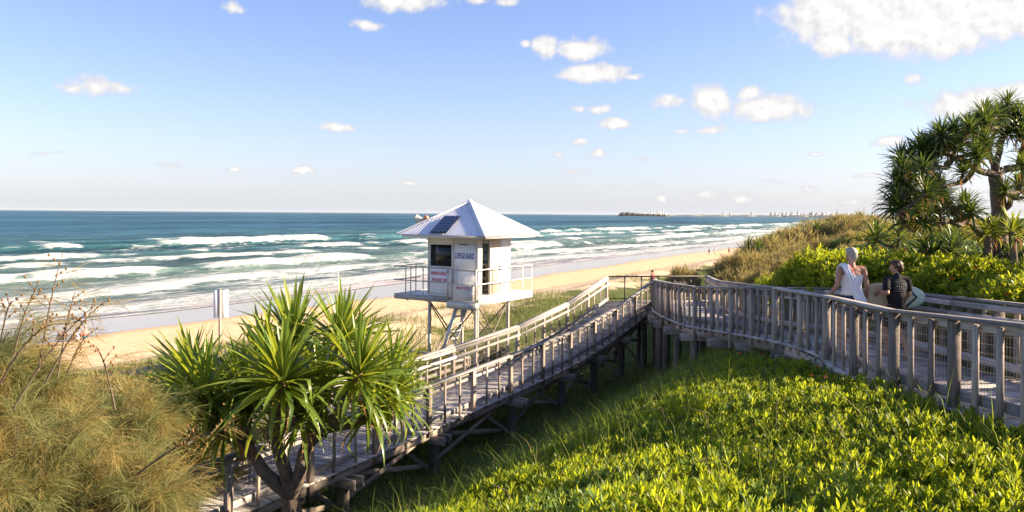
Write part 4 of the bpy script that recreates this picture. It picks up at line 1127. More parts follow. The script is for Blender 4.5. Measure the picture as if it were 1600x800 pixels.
FEATH = join([inst(*strip([(0, .5, 0), (.6, .45, .02), (1.0, .05, -.10)]), rot_zyx(np.array([k * 1.05]), np.array([.35 + .11 * k]), np.array([.5 * k])), np.zeros((1, 3)), np.array([[1, .05, 1]])) for k in range(9)])
def _feather(seed):
    r = np.random.default_rng(seed); n = 11
    R = rot_zyx(r.uniform(0, 2 * PI, n), r.uniform(.35, 1.4, n), r.uniform(0, 3, n)); t = strip([(0, .03, 0), (.6, .03, .02), (1.0, .004, -.10)])
    return inst(t[0], t[1], R, np.stack([np.zeros(n), np.zeros(n), r.uniform(0, .5, n)], -1), r.uniform(.7, 1.1, n))
FEAS = [_feather(k) for k in range(3)]
def bush_mesh(kind, seed):
    r = np.random.default_rng(seed)
    if kind == 'lime': P, d = crown_points(r, 1700, 12, .3); V, F = scatter(ROSU, P, r.uniform(.40, .72, len(P)), 0, r, R_from_dir(d, r, .5)); mat = M_lime
    elif kind == 'dark': P, d = crown_points(r, 1100); V, F = scatter(ROS, P, r.uniform(.6, 1.0, len(P)), 0, r, R_from_dir(d, r, .3)); mat = M_dkgreen
    elif kind == 'golden': P, d = crown_points(r, 1300, 10, .3); V, F = scatter(ROS, P, r.uniform(.5, .85, len(P)), 0, r, R_from_dir(d, r, .4)); mat = M_golden
    else: P, d = crown_points(r, 1500, 12, .3); V, F = scatter(FEAS, P, r.uniform(.07, .16, len(P)), 0, r, R_from_dir(d, r, .35)); mat = M_olive
    return npmesh('crown', V, F, mat), stems(r, 7)
BUSH = {k: [bush_mesh(k, 10 * i + j) for j in range(3)] for i, k in enumerate(('lime', 'dark', 'golden', 'olive'))}
LAB = {'lime': ('lime green leafy bush growing against the far railing of the boardwalk', 'bush', 'lime green bushes along the boardwalk'),
       'dark': ('dark green shrub in the tangle on the dune behind the boardwalk', 'shrub', 'dark green shrubs on the dune'),
       'golden': ('sunlit golden green shrub on the rise beyond the boardwalk', 'shrub', 'golden shrubs on the rise'),
       'olive': ('feathery olive brown coastal shrub covering the dune beyond the boardwalk', 'shrub', 'feathery olive shrubs on the dune')}
vr_ = random.Random(8)
def bush(kind, x, y, hgt, wid=1.0, label=None, group=None, sink=.05):
    g = float(ground(x, y)) - sink
    cm, sm = BUSH[kind][vr_.randrange(3)]
    lab, cat, grp = LAB[kind]
    o = bpy.data.objects.new('leafy_bush' if kind == 'lime' else 'coastal_shrub', None)
    M = Matrix.Translation((x, y, g)) @ Matrix.Rotation(vr_.uniform(0, 6.28), 4, 'Z') @ Matrix.Diagonal((hgt * wid, hgt * wid, hgt, 1))
    reg(o, None, M); tag(o, label or lab, cat, group or grp)
    for nm, me in (('crown', cm), ('stem', sm)):
        c = bpy.data.objects.new(nm, me); COL.objects.link(c); c.parent = o; WM[c.name] = M
    return o
def bush_px(kind, px, py, d, wid=1.0, **k):
    p = at(px, py, d); g = float(ground(p.x, p.y))
    if kind == 'lime' and d < 20: p.x = max(p.x, np.interp(p.y, far_arr[:, 1], far_arr[:, 0]) + .35 + .50 * wid * max(.4, p.z - g))
    return bush(kind, p.x, p.y, max(.4, (p.z - g) / .98), wid, **k)
for px, py, d in ((1172, 426, 34), (1185, 402, 38), (1212, 382, 42), (1248, 366, 46), (1285, 357, 47), (1318, 350, 47), (1352, 343, 46), (1385, 342, 44), (1205, 415, 34), (1240, 398, 35), (1275, 384, 36),
                  (1312, 374, 36), (1348, 366, 36), (1192, 437, 30), (1226, 425, 30), (1262, 408, 30), (1300, 396, 31), (1335, 384, 31), (1162, 440, 33), (1370, 358, 38), (1300, 362, 55), (1225, 372, 58), (1330, 352, 60), (1365, 345, 70), (1410, 342, 60), (1270, 352, 75), (1320, 343, 90), (1235, 431, 27)):
    bush_px('olive', px + vr_.uniform(-6, 6), py + vr_.uniform(-3, 3), d, vr_.uniform(.85, 1.2))
for px, py, d in ((1225, 438, 25), (1262, 428, 24.5), (1296, 405, 28), (1330, 392, 27), (1366, 385, 25), (1402, 385, 23), (1438, 380, 22), (1470, 372, 24), (1195, 444, 26), (1285, 390, 40), (1345, 375, 33), (1400, 370, 30), (1600, 380, 18), (1640, 385, 16), (1545, 388, 19)):
    bush_px('dark', px, py, d, vr_.uniform(1.0, 1.3))
for px, py, d in ((1395, 350, 38), (1425, 347, 36), (1455, 350, 34), (1490, 352, 32), (1525, 355, 30), (1420, 368, 29), (1460, 372, 27), (1505, 378, 25), (1560, 360, 28), (1600, 360, 26), (1380, 362, 33), (1480, 345, 45), (1540, 345, 45)):
    bush_px('golden', px, py, d, vr_.uniform(1.0, 1.35))
for px, py, d in ((1232, 437, 21.5), (1262, 418, 20), (1290, 404, 19.5), (1318, 396, 19), (1348, 394, 18), (1376, 400, 16.8), (1404, 402, 16), (1436, 400, 15.4), (1470, 402, 15), (1505, 406, 14.4), (1540, 410, 14), (1575, 412, 13.6), (1612, 416, 13.2), (1405, 430, 14.0),
                  (1445, 432, 13.4), (1485, 434, 12.7), (1530, 440, 12.2), (1575, 446, 11.6), (1620, 450, 11.2), (1340, 425, 15.6), (1372, 428, 14.6), (1300, 428, 17.2), (1660, 440, 11.5), (1700, 430, 12.5)):
    bush_px('lime', px, py, d, vr_.uniform(1.05, 1.4))
for x, y, h in ((8.1, 9.3, .8), (8.3, 8.0, .8), (8.6, 6.8, .85), (9.5, 9.0, 1.2), (9.9, 7.6, 1.0)): bush('lime', x, y, h, 1.2)
# low plants seaward of the ramp
for px, py, d in ((165, 596, 19), (215, 602, 17), (250, 586, 21), (120, 600, 17), (195, 622, 14.5), (280, 640, 14.5)):
    bush_px('olive', px, py, d, 1.2, label='low olive brown shrub on the dune behind the spiky pandanus', group='low olive shrubs seaward of the ramp')
for px, py, d in ((612, 552, 25), (640, 560, 24), (585, 556, 27), (660, 545, 31), (250, 600, 24), (690, 552, 30), (770, 540, 31)):
    bush_px('golden', px, py, d, 1.5, label='low yellow green dune plant near the legs of the lifeguard tower', group='low dune plants by the tower')
bush_px('olive', 1072, 426, 38, .55, label='sparse feathery shrub showing above the landing rail against the sand', group='shrub at the landing')

ORD = 'first second third fourth fifth sixth seventh eighth ninth tenth eleventh twelfth thirteenth fourteenth fifteenth sixteenth'.split()
def order_labels(kind_group, rows, base):
    obs = [o for o in SC.objects if o.get('group') == kind_group]
    for o in obs: o['_px'] = float(CXP + FPX * o.matrix_basis.translation.x / o.matrix_basis.translation.y)
    for lo, hi, txt in rows:
        r_ = sorted([o for o in obs if lo <= o.matrix_basis.translation.y < hi], key=lambda o: o['_px'])
        for k, o in enumerate(r_):
            o['label'] = base + ', ' + ORD[min(k, 15)] + ' from the left ' + txt
    for o in obs: del o['_px']
order_labels('feathery olive shrubs on the dune', ((0, 32, 'in the row nearest the boardwalk'), (32, 37, 'in the middle row'), (37, 50, 'along the skyline above the beach'), (50, 200, 'farthest along the dune')), 'feathery olive brown shrub')
order_labels('lime green bushes along the boardwalk', ((0, 11.7, 'beyond the rail at the right edge'), (11.7, 14.2, 'in the front row behind the rail'), (14.2, 17, 'in the row behind the boy'), (17, 30, 'in the row behind the woman')), 'lime green leafy bush')
order_labels('dark green shrubs on the dune', ((0, 21, 'under the gnarled tree'), (21, 26, 'nearest the lime bushes'), (26, 60, 'among the olive shrubs')), 'dark green shrub')
order_labels('golden shrubs on the rise', ((0, 30.5, 'just behind the gnarled tree'), (30.5, 60, 'along the skyline of the rise')), 'sunlit golden green shrub')
order_labels('low olive shrubs seaward of the ramp', ((0, 60, 'on the dune behind the spiky pandanus'),), 'low olive shrub')
order_labels('low dune plants by the tower', ((0, 60, 'among the dune grass by the tower'),), 'low yellow green plant')

# ---- she-oaks at the lower left
def needle_spray(seed):
    r = np.random.default_rng(seed); n = 18
    yaw = r.uniform(-.9, .9, n); pit = r.uniform(-1.0, .45, n)
    t = strip([(0, .0075, 0), (.4, .0075, -.03), (.75, .007, -.13), (1.0, .002, -.30)])
    T = np.stack([r.uniform(0, .9, n), r.normal(0, .02, n), r.normal(0, .02, n)], -1)
    return inst(t[0], t[1], rot_zyx(yaw, pit, r.uniform(-1.5, 1.5, n)), T, r.uniform(.7, 1.25, n))
NSP = [needle_spray(k) for k in range(4)]
def sheoak(label, base, C, Rd, nb, seed, bare=()):
    r = np.random.default_rng(seed); bx, by = base; g = float(ground(bx, by)); root = empty('she_oak', (bx, by, g), label, 'tree', 'she oaks in front of the ramp')
    tw_, P, D, G, gold = MB(), [], [], [], []
    B = np.array((bx, by, g - .1)); Cc = np.array(C, float); Rv = np.array(Rd, float); hub = Cc - (0, 0, Rv[2] * .75)
    trunk = MB(); trunk.tube([B, B * .5 + hub * .5 + (.05, .03, 0), hub], [.075, .06, .045], 8)
    trunk.build('trunk', M_bark, root, local=Matrix.Translation(B), smooth=True)
    for k in range(nb):
        d = r.normal(size=3); d[2] = abs(d[2]) * 1.0 - .35; d /= np.linalg.norm(d); e = Cc + d * Rv * r.uniform(.65, 1.05)
        m0 = hub + (e - hub) * .5 + (0, 0, .18 * np.linalg.norm(e - hub))
        ts = np.linspace(0, 1, 7); pts = [(1 - t) ** 2 * hub + 2 * t * (1 - t) * m0 + t * t * e for t in ts]
        tw_.tube(pts, [.014 * (1 - .75 * t) for t in ts], 4, False)
        gold.append(r.uniform() < .42); ct = r.uniform(.35, 1.0, 3)
        for t in np.clip(np.repeat(ct, 6) + r.normal(0, .06, 18), .2, 1.05):
            p = (1 - t) ** 2 * hub + 2 * t * (1 - t) * m0 + t * t * e; tg = 2 * (1 - t) * (m0 - hub) + 2 * t * (e - m0); tg /= np.linalg.norm(tg)
            dr_ = tg + r.normal(0, .55, 3); P.append(p + r.normal(0, .035, 3)); D.append(dr_ / np.linalg.norm(dr_)); G.append(gold[-1])
    cn = MB()
    for pts in bare:
        pts = [np.array(p) for p in pts]; full = [pts[0] + (pts[-1] - pts[0]) * t + (np.array((0, 0, .10)) * math.sin(PI * t) if len(pts) == 2 else 0) for t in np.linspace(0, 1, 6)]
        tw_.tube(full, [.011 * (1 - .7 * t) for t in np.linspace(0, 1, 6)], 4, False)
        for t in np.arange(.35, 1.0, .13):
            p = full[0] + (full[-1] - full[0]) * t + np.array((0, 0, .10)) * math.sin(PI * t); a = r.uniform(0, 2 * PI); e = p + np.array((math.cos(a) * .10, math.sin(a) * .06, .12 * r.uniform(.5, 1.2)))
            tw_.tube([p, e], [.004, .002], 3, False)
            for q_ in (e, p * .5 + e * .5, p): cn.tube([q_ - (0, 0, .016), q_, q_ + (0, 0, .016)], [.004, .013, .004], 5)
            P.append(p); D.append(np.array((math.cos(a), math.sin(a), .4))); G.append(True)
    P, D = np.array(P), np.array(D); n = len(P)
    yaw = np.arctan2(D[:, 1], D[:, 0]); pit = np.arcsin(np.clip(D[:, 2], -1, 1)) - .15
    M = Matrix.Translation(hub); Rm = rot_zyx(yaw, pit, r.uniform(-.4, .4, n)); G = np.array(G)
    for sel, mt in ((G, M_needle), (~G, M_needle2)):
        V, F = scatter(NSP, P[sel], r.uniform(.15, .25, sel.sum()), 0, r, Rm[sel])
        me = npmesh('foliage', V, F, mt); me.transform(M.inverted()); tag(reg(bpy.data.objects.new('foliage', me), root, M), kind='stuff')
    tw_.build('branch', M_twig, root, local=M)
    if bare: tag(cn.build('seed_cones', M_cone, root, local=M), kind='stuff')
a_ = lambda px, py, d: tuple(at(px, py, d))
sheoak('broad feathery she oak with golden brown drooping needles at the lower left corner', (-4.6, 7.3), (-4.7, 7.2, -2.55), (.95, .8, .80), 85, 1,
       [(a_(20, 640, 7.0), a_(150, 475, 7.2)), (a_(70, 600, 7.1), a_(165, 470, 7.2)), (a_(0, 600, 7.0), a_(82, 505, 7.0))])
sheoak('small feathery she oak drooping over the ramp rail beside the pandanus', (-3.9, 8.3), (-3.75, 7.7, -2.85), (.52, .5, .5), 42, 2, [(a_(210, 745, 7.4), a_(372, 668, 7.5)), (a_(180, 640, 7.7), a_(150, 540, 7.8))])
sheoak('tall twiggy she oak with bare seed tipped branches at the left edge', (-5.8, 8.2), (-5.45, 7.8, -1.80), (.80, .8, .68), 76, 3,
       [(a_(20, 560, 7.5), a_(60, 445, 7.6)), (a_(60, 580, 7.4), a_(98, 395, 7.5)), (a_(90, 590, 7.6), a_(118, 455, 7.8)), (a_(0, 540, 7.6), a_(20, 470, 7.6)), (a_(100, 600, 8), a_(142, 520, 8))])
sheoak('low feathery she oak behind the front she oak below the dune grass', (-5.3, 10.6), (-5.4, 10.4, -3.0), (1.0, .8, .7), 60, 4)

# ---- pandanus
def pand_leaf(bend, kink=0, w=.029):
    """blade along +X of length 1, V-shaped across, drooping in -Z"""
    n = 7; V = []; ang = 0.; p = np.array((0., 0.))
    for i in range(n + 1):
        t = i / n; hw = w * (.75 + .5 * min(1, t * 4)) * (1 - t ** 3.5) + .001; f = .55 * (1 - .5 * t)
        a = -bend * t ** 1.5 - (kink if t > .62 else 0)
        V += [(p[0], -hw, p[1] + hw * f), (p[0], 0, p[1]), (p[0], hw, p[1] + hw * f)]
        p = p + np.array((math.cos(a), math.sin(a))) / n
    F = []
    for i in range(n):
        for k in range(2): F.append((3 * i + k, 3 * i + 3 + k, 3 * i + 4 + k, 3 * i + 1 + k))
    return np.array(V), np.array(F)
PL = [pand_leaf(.25), pand_leaf(.55), pand_leaf(1.0), pand_leaf(1.5), pand_leaf(.45, 1.1), pand_leaf(.8, 1.3)]
PLM = [npmesh('leaf', V, F, M_pand, True) for V, F in PL]
DLM = [npmesh('dead_leaf', V, F, M_dead, True) for V, F in (pand_leaf(2.3, 0, .022), pand_leaf(1.7, .8, .02))]
def leaf_dirs(r, n, axis, lo=.12, hi=1.75):
    """directions round a growing point: young leaves upright, old ones hanging"""
    out = []; ax = Vector(axis).normalized(); q_ = Vector((0, 0, 1)).rotation_difference(ax)
    for i in range(n):
        t = (i + .5) / n; th = lo + (hi - lo) * t ** .85 + r.uniform(-.1, .1); ph = i * 2.39996 + r.uniform(-.2, .2)
        out.append((q_ @ Vector((math.sin(th) * math.cos(ph), math.sin(th) * math.sin(ph), math.cos(th))), t))
    return out
def leaf_R(d, r):
    x = d.normalized(); up = Vector((0, 0, 1)); z = up - x * up.dot(x)
    if z.length < .05: z = Vector((r.uniform(-1, 1), r.uniform(-1, 1), 0)) - x * 0
    z.normalize(); y = z.cross(x).normalized(); z = x.cross(y)
    return Matrix((x, y, z)).transposed() @ Matrix.Rotation(r.uniform(-.35, .35), 3, 'X')
def trunk_mesh(root, name, pts, rad, mat=None, n=9):
    pts = smooth_path(pts, 5); R = np.interp(np.linspace(0, 1, len(pts)), np.linspace(0, 1, len(rad)), rad)
    R = [a * (1 + .06 * math.sin(i * 2.3)) for i, a in enumerate(R)]
    mb = MB(); mb.tube(pts, R, n); return mb.build(name, mat or M_bark, root, local=Matrix.Translation(pts[0]), smooth=True)
pr = random.Random(21)
FB_ = at(455, 775, 12.4)
pg = float(ground(FB_.x, FB_.y))
pan = empty('pandanus', (FB_.x, FB_.y, pg), 'big spiky pandanus with arching sword leaves in front of the ramp', 'pandanus')
fork = FB_
trunk_mesh(pan, 'trunk', [Vector((FB_.x, FB_.y, pg - .3)), Vector((FB_.x + .03, FB_.y, (pg + FB_.z) / 2)), fork], [.17, .14, .135])
for k in range(7):
    a = k * .9; e = Vector((FB_.x + .42 * math.cos(a), FB_.y + .42 * math.sin(a), pg - .2)); s0 = Vector((FB_.x + .08 * math.cos(a), FB_.y + .08 * math.sin(a), FB_.z - .1 - .12 * (k % 3)))
    trunk_mesh(pan, 'prop_root', [s0, s0.lerp(e, .5) + Vector((.06 * math.cos(a), .06 * math.sin(a), .1)), e], [.035, .03, .025], n=6)
HEADS = [((322, 628, 11.9), (-.35, -.25, 1), 1.22, 42), ((442, 603, 11.5), (-.02, -.30, 1), 1.20, 44), ((560, 592, 11.8), (.28, -.15, 1), 1.12, 44), ((458, 540, 13.0), (-.05, .15, 1), 1.15, 38), ((532, 540, 12.9), (.18, .15, 1), 1.12, 38),
         ((384, 640, 12.5), (-.15, .2, .9), 1.05, 30), ((608, 622, 12.4), (.55, .05, .8), .95, 34), ((300, 600, 13.2), (-.35, .3, 1), 1.1, 28)]
EXTRA = [((380, 618, 12.3), (-.1, -.3, .9), 1.05), ((500, 612, 12.2), (.1, -.3, .9), 1.05), ((350, 668, 11.9), (-.3, -.4, .7), .85), ((468, 655, 11.8), (0, -.5, .7), .85), ((578, 645, 12.0), (.4, -.3, .7), .85), ((610, 585, 12.9), (.5, .1, .9), .95), ((412, 575, 12.9), (-.15, .2, 1), 1.1), ((280, 640, 12.6), (-.6, .0, .8), .9)]
n1 = at(395, 712, 12.3); n2 = at(432, 690, 12.3); n3 = at(478, 700, 12.2)
br_paths = {0: [fork, at(415, 740, 12.2), n1, at(345, 668, 12.0)], 1: [fork, at(446, 735, 12.2), n2, at(440, 640, 11.7)], 2: [fork, at(470, 735, 12.2), n3, at(525, 650, 11.9)], 3: [n2, at(446, 640, 12.7)], 4: [n3, at(512, 610, 12.7)], 5: [n1, at(386, 680, 12.5)], 6: [at(512, 668, 12.0), at(570, 655, 12.3)], 7: [at(362, 685, 12.1), at(315, 645, 13.0)]}
for i, ((px, py, d), ax, ln, nl) in enumerate(HEADS):
    c = at(px, py, d)
    rr = [.13, .105, .09, .085] if i < 3 else [.09, .075]
    if i in (0, 2, 1): rr = [.125, .10, .085, .08]
    trunk_mesh(pan, 'branch', br_paths[i] + [c], rr)
    mb = MB(); A_ = Vector(ax).normalized(); mb.tube([c - A_ * .22, c - A_ * .08, c + A_ * .05, c + A_ * .13], [.085, .11, .075, .02], 8)
    head = mb.build('leaf_head', M_dead, pan, local=Matrix.Translation(c), smooth=True)
    for dv, t in leaf_dirs(pr, nl, ax, .08, 1.85):
        k = 0 if t < .3 else (1 if t < .55 else (2 if t < .8 else 3))
        if pr.random() < .16 and t > .25: k = pr.choice((4, 5))
        Ls = ln * pr.uniform(.82, 1.1) * (.8 + .3 * min(1, t * 3)) * (1 - .12 * t)
        M = Matrix.Translation(c + A_ * (.08 - .2 * t)) @ leaf_R(dv, pr).to_4x4() @ Matrix.Diagonal((Ls, Ls * pr.uniform(.85, 1.1), Ls, 1))
        reg(bpy.data.objects.new('leaf', PLM[k]), head, M)
    inn_l = []
    for dv, t in leaf_dirs(pr, 62, ax, .1, 1.75):
        V_, F_ = PL[0 if t < .35 else (1 if t < .6 else pr.choice((2, 2, 3, 4)))]; Ls = ln * pr.uniform(.75, 1.08); inn_l.append(((V_ * Ls) @ np.array(leaf_R(dv, pr)).T + np.array(c + A_ * (.1 - .15 * t)), F_))
    me = npmesh('inner_leaves', *join(inn_l), M_pand, True); me.transform(Matrix.Translation(-c)); tag(reg(bpy.data.objects.new('inner_leaves', me), head, Matrix.Translation(c)), kind='stuff')
    for k in range(9 if i < 3 else 5):
        a = pr.uniform(0, 2 * PI); dv = Vector((math.cos(a), math.sin(a), pr.uniform(-.5, .1))); Ls = pr.uniform(.45, .85)
        reg(bpy.data.objects.new('dead_leaf', pr.choice(DLM)), head, Matrix.Translation(c - A_ * .2) @ leaf_R(dv, pr).to_4x4() @ Matrix.Diagonal((Ls, Ls, Ls, 1)))

for (px, py, d), ax, ln in EXTRA:                    # side shoots: one head of leaves each
    c = at(px, py, d); A_ = Vector(ax).normalized()
    src = min((at(*h[0]) for h in HEADS), key=lambda v: (v - c).length)
    trunk_mesh(pan, 'branch', [src - Vector((0, 0, .35)), src.lerp(c, .6) - Vector((0, 0, .25)), c], [.07, .06, .055], n=7)
    ll = []
    for dv, t in leaf_dirs(pr, 52, ax, .1, 1.9):
        V_, F_ = PL[0 if t < .3 else (1 if t < .55 else (2 if t < .8 else pr.choice((3, 4, 5))))]; Ls = ln * pr.uniform(.8, 1.1); ll.append(((V_ * Ls) @ np.array(leaf_R(dv, pr)).T + np.array(c + A_ * (.1 - .2 * t)), F_))
    me = npmesh('leaf_shoot', *join(ll), M_pand, True); me.transform(Matrix.Translation(-c)); h_ = reg(bpy.data.objects.new('leaf_shoot', me), pan, Matrix.Translation(c)); tag(h_, kind='stuff')
    for k in range(10):
        a = pr.uniform(0, 2 * PI); dv = Vector((math.cos(a), math.sin(a), pr.uniform(-.6, 0))); Ls = pr.uniform(.4, .75)
        reg(bpy.data.objects.new('dead_leaf', pr.choice(DLM)), h_, Matrix.Translation(c - A_ * .2) @ leaf_R(dv, pr).to_4x4() @ Matrix.Diagonal((Ls, Ls, Ls, 1)))

def head_mesh(seed, nl, hi=1.9, mat=M_pand2, dead=10, w=1.25):
    r = random.Random(seed); parts = []
    for dv, t in leaf_dirs(r, nl, (r.uniform(-.15, .15), r.uniform(-.15, .15), 1), .1, hi):
        k = 0 if t < .3 else (1 if t < .6 else (2 if t < .85 else 3))
        if r.random() < .2: k = 4
        V, F = PL[k]; V = V.reshape(-1, 3, 3)[[0, 2, 4, 6, 7]].reshape(-1, 3); F2 = np.array([(3 * i + q_, 3 * i + 3 + q_, 3 * i + 4 + q_, 3 * i + 1 + q_) for i in range(4) for q_ in range(2)])
        Ls = r.uniform(.8, 1.1) * (.75 + .3 * min(1, t * 3)); R = np.array(leaf_R(dv, r))
        parts.append(((V * (Ls, Ls * w, Ls)) @ R.T + (0, 0, .1 - .25 * t), F2))
    me = npmesh('leaf_head', *join(parts), mat, True)
    dp = []
    for k in range(dead):
        a = r.uniform(0, 2 * PI); V, F = pand_leaf(2.0, 0, .03); V = V.reshape(-1, 3, 3)[[0, 2, 4, 6, 7]].reshape(-1, 3); R = np.array(leaf_R(Vector((math.cos(a), math.sin(a), -.3)), r)); Ls = r.uniform(.4, .8)
        dp.append(((V * Ls) @ R.T - (0, 0, .2), F2))
    return me, npmesh('dead_leaves', *join(dp), M_dead, True)
HM = [head_mesh(k, 54, 1.6) for k in range(4)]
def add_head(root, c, scale, yaw=None, hm=None, tiltv=None):
    me, dm = hm or pr.choice(HM)
    M = Matrix.Translation(c) @ (Vector((0, 0, 1)).rotation_difference(Vector(tiltv)).to_matrix().to_4x4() if tiltv else Matrix.Identity(4)) @ Matrix.Rotation(pr.uniform(0, 6.28), 4, 'Z') @ Matrix.Diagonal((scale, scale, scale, 1))
    h = reg(bpy.data.objects.new('leaf_head', me), root, M); reg(bpy.data.objects.new('dead_leaves', dm), h, M)
tb = at(1562, 420, 16.2); tg_ = float(ground(tb.x, tb.y))
pt = empty('pandanus_tree', (tb.x, tb.y, tg_), 'gnarled old pandanus tree with bare grey branches at the right edge', 'tree')
A1_ = at(1561, 330, 16.2); A2_ = at(1555, 272, 16.1); A3_ = at(1556, 243, 16.1)
trunk_mesh(pt, 'trunk', [Vector((tb.x, tb.y, tg_ - .3)), tb, A1_, A2_], [.20, .17, .15, .13])
HP = {}
def br(pts, rad): trunk_mesh(pt, 'branch', pts, rad); return Vector(pts[-1])
tips, limbs = [], []
def lim(nodes, rad, subs=()):
    pts = [at(*p) if not isinstance(p, Vector) else p for p in nodes]
    gn = [pts[0]]
    for a, b_ in zip(pts[:-1], pts[1:]):               # gnarled: knees between the joints
        gn += [a.lerp(b_, .5) + Vector([pr.uniform(-.07, .07) for _ in range(3)]), b_]
    br(gn, [r_ * .70 for r_ in rad]); tips.append(pts[-1]); limbs.append(gn); return pts
l1 = lim([A2_, (1522, 262, 15.7), (1495, 246, 15.4), (1462, 240, 15.2), (1440, 236, 15.1)], [.11, .09, .075, .06, .05])
l2 = lim([A2_, (1545, 240, 16), (1536, 218, 15.9), (1512, 203, 15.6)], [.11, .09, .07, .055])
l3 = lim([A2_, (1562, 235, 16.4), (1572, 205, 16.4), (1567, 182, 16.3)], [.11, .09, .07, .055])
l4 = lim([A1_, (1535, 365, 15.8), (1518, 350, 15.6), (1488, 325, 15.3), (1462, 318, 15.1)], [.12, .11, .09, .07, .055])
l5 = lim([l4[2], (1500, 352, 15.3), (1470, 350, 15.1), (1436, 340, 14.9)], [.08, .07, .06, .05])
l6 = lim([l1[2], (1480, 262, 15.1), (1450, 268, 14.9), (1418, 285, 14.8)], [.075, .065, .055, .045])
l7 = lim([A2_, (1590, 262, 16.6), (1612, 230, 16.9), (1630, 205, 17)], [.12, .10, .08, .06])
l8 = lim([tb, (1580, 395, 16.5), (1606, 370, 16.9), (1650, 330, 17.3), (1668, 290, 17.4)], [.19, .17, .15, .11, .08])
l9 = lim([A1_, (1580, 310, 16.0), (1592, 292, 15.8)], [.09, .075, .06])
l10 = lim([l2[1], (1520, 232, 15.2), (1490, 218, 15.0), (1472, 215, 14.9)], [.075, .065, .055, .045])
l11 = lim([l1[1], (1505, 285, 15.2), (1480, 292, 14.8), (1458, 296, 14.7)], [.07, .06, .05, .045])
l12 = lim([l7[1], (1600, 225, 16.2), (1598, 192, 16.0)], [.08, .06, .05])
l13 = lim([l8[3], (1640, 270, 16.6), (1622, 262, 16.3)], [.08, .065, .05])
l14 = lim([l6[2], (1432, 288, 14.6), (1412, 312, 14.5), (1404, 322, 14.5)], [.05, .045, .04, .04])
l15 = lim([l3[2], (1555, 200, 15.6), (1540, 190, 15.3)], [.06, .05, .045])
for t in tips: add_head(pt, t, pr.uniform(.46, .57), tiltv=(pr.uniform(-.3, .1), pr.uniform(-.3, .1), 1))
for px, py, d in ((1428, 250, 15.2), (1462, 224, 15.4), (1492, 205, 15.3), (1404, 298, 14.9), (1430, 322, 14.6), (1446, 302, 14.3), (1470, 300, 15.4), (1508, 322, 15.0), (1574, 162, 16.1), (1556, 180, 15.7), (1590, 178, 16.2), (1570, 300, 15.4), (1420, 270, 15.3), (1530, 205, 16.3), (1500, 222, 15.9),
                  (1420, 305, 15.4), (1455, 320, 15.6), (1530, 240, 16.9), (1595, 210, 15.8), (1580, 195, 16.8), (1535, 180, 16.4), (1400, 320, 14.9), (1415, 345, 14.7), (1470, 212, 15.6), (1445, 345, 14.8), (1478, 232, 15.9), (1410, 335, 15.2), (1640, 215, 16.5), (1655, 275, 17), (1625, 175, 16.6), (1600, 260, 15.4)):
    p = at(px, py, d); near_t = min(tips, key=lambda t: (t - p).length)
    trunk_mesh(pt, 'twig', [near_t - Vector((0, 0, .1)), near_t.lerp(p, .5) - Vector((0, 0, .08)), p], [.045, .04, .04], n=6)
    add_head(pt, p, pr.uniform(.40, .52), tiltv=(pr.uniform(-.4, .1), pr.uniform(-.4, .1), 1))
cen = at(1545, 300, 16.1)
for gn in limbs:                                      # side shoots along the limbs, each ending in a tuft
    for p in gn[2:-1:2] + gn[3:-1:3]:
        out = (p - cen); out.y *= .6; out = out.normalized() if out.length > .2 else Vector((0, 0, 1))
        e = p + out * pr.uniform(.02, .25) + Vector((pr.uniform(-.2, .3), pr.uniform(-.6, .6), pr.uniform(.15, .55)))
        e.z = min(e.z, at(1560, 188 + max(0, (1545 - (CXP + FPX * e.x / e.y)) * .45), e.y).z)
        trunk_mesh(pt, 'twig', [p, p.lerp(e, .5) + Vector((pr.uniform(-.06, .06), 0, -.05)), e], [.04, .034, .032], n=6)
        add_head(pt, e, pr.uniform(.36, .48), tiltv=(out.x * .5, out.y * .5, 1))
def copy_thing(o, M, label, group=None):
    c = o.copy(); COL.objects.link(c); c.matrix_basis = M; WM[c.name] = M; c['label'] = label
    def kids(a, b_):
        for ch in a.children:
            k = ch.copy(); COL.objects.link(k); k.parent = b_; k.matrix_parent_inverse = Matrix.Identity(4); kids(ch, k)
    kids(o, c); return c
for (x, y, rz, sc_, lab) in ((13.0, 13.2, 2.2, 1.0, 'spreading pandanus tree beyond the bushes right of the near boardwalk'),):
    copy_thing(pt, Matrix.Translation((x, y, float(ground(x, y)))) @ Matrix.Rotation(rz, 4, 'Z') @ Matrix.Scale(sc_, 4), lab)
HM_y = [head_mesh(40 + k, 34, 1.7, leafmat('young_pandanus_leaf%d' % k, (.10, .16, .02), (.20, .24, .03), (.38, .42, .03), .4), 8) for k in range(2)]
HM_s = [head_mesh(50 + k, 44, 1.8, M_pand2, 12) for k in range(2)]
def small_pandanus(px, py, d, scale, label, group=None, hm=None, heads=1):
    p = at(px, py, d); g = float(ground(p.x, p.y)); root = empty('young_pandanus', (p.x, p.y, g), label, 'pandanus', group)
    trunk_mesh(root, 'trunk', [Vector((p.x, p.y, g - .2)), Vector((p.x + .05, p.y, (g + p.z) / 2)), p], [.08, .07, .06], n=7)
    for k in range(heads):
        c = p if k == 0 else p + Vector((pr.uniform(-.6, .6), pr.uniform(-.4, .4), pr.uniform(-.45, .1)))
        if k: trunk_mesh(root, 'branch', [p - Vector((0, 0, .25)), p.lerp(c, .5) - Vector((0, 0, .2)), c], [.05, .045, .04], n=6)
        add_head(root, c, scale * pr.uniform(.9, 1.05), hm=hm or pr.choice(HM_s))
small_pandanus(1543, 366, 15.2, .55, 'young yellow green pandanus at the foot of the gnarled tree', hm=HM_y[0])
small_pandanus(1582, 362, 15.0, .55, 'small bright pandanus between the gnarled tree trunk and the right edge', hm=HM_y[1])
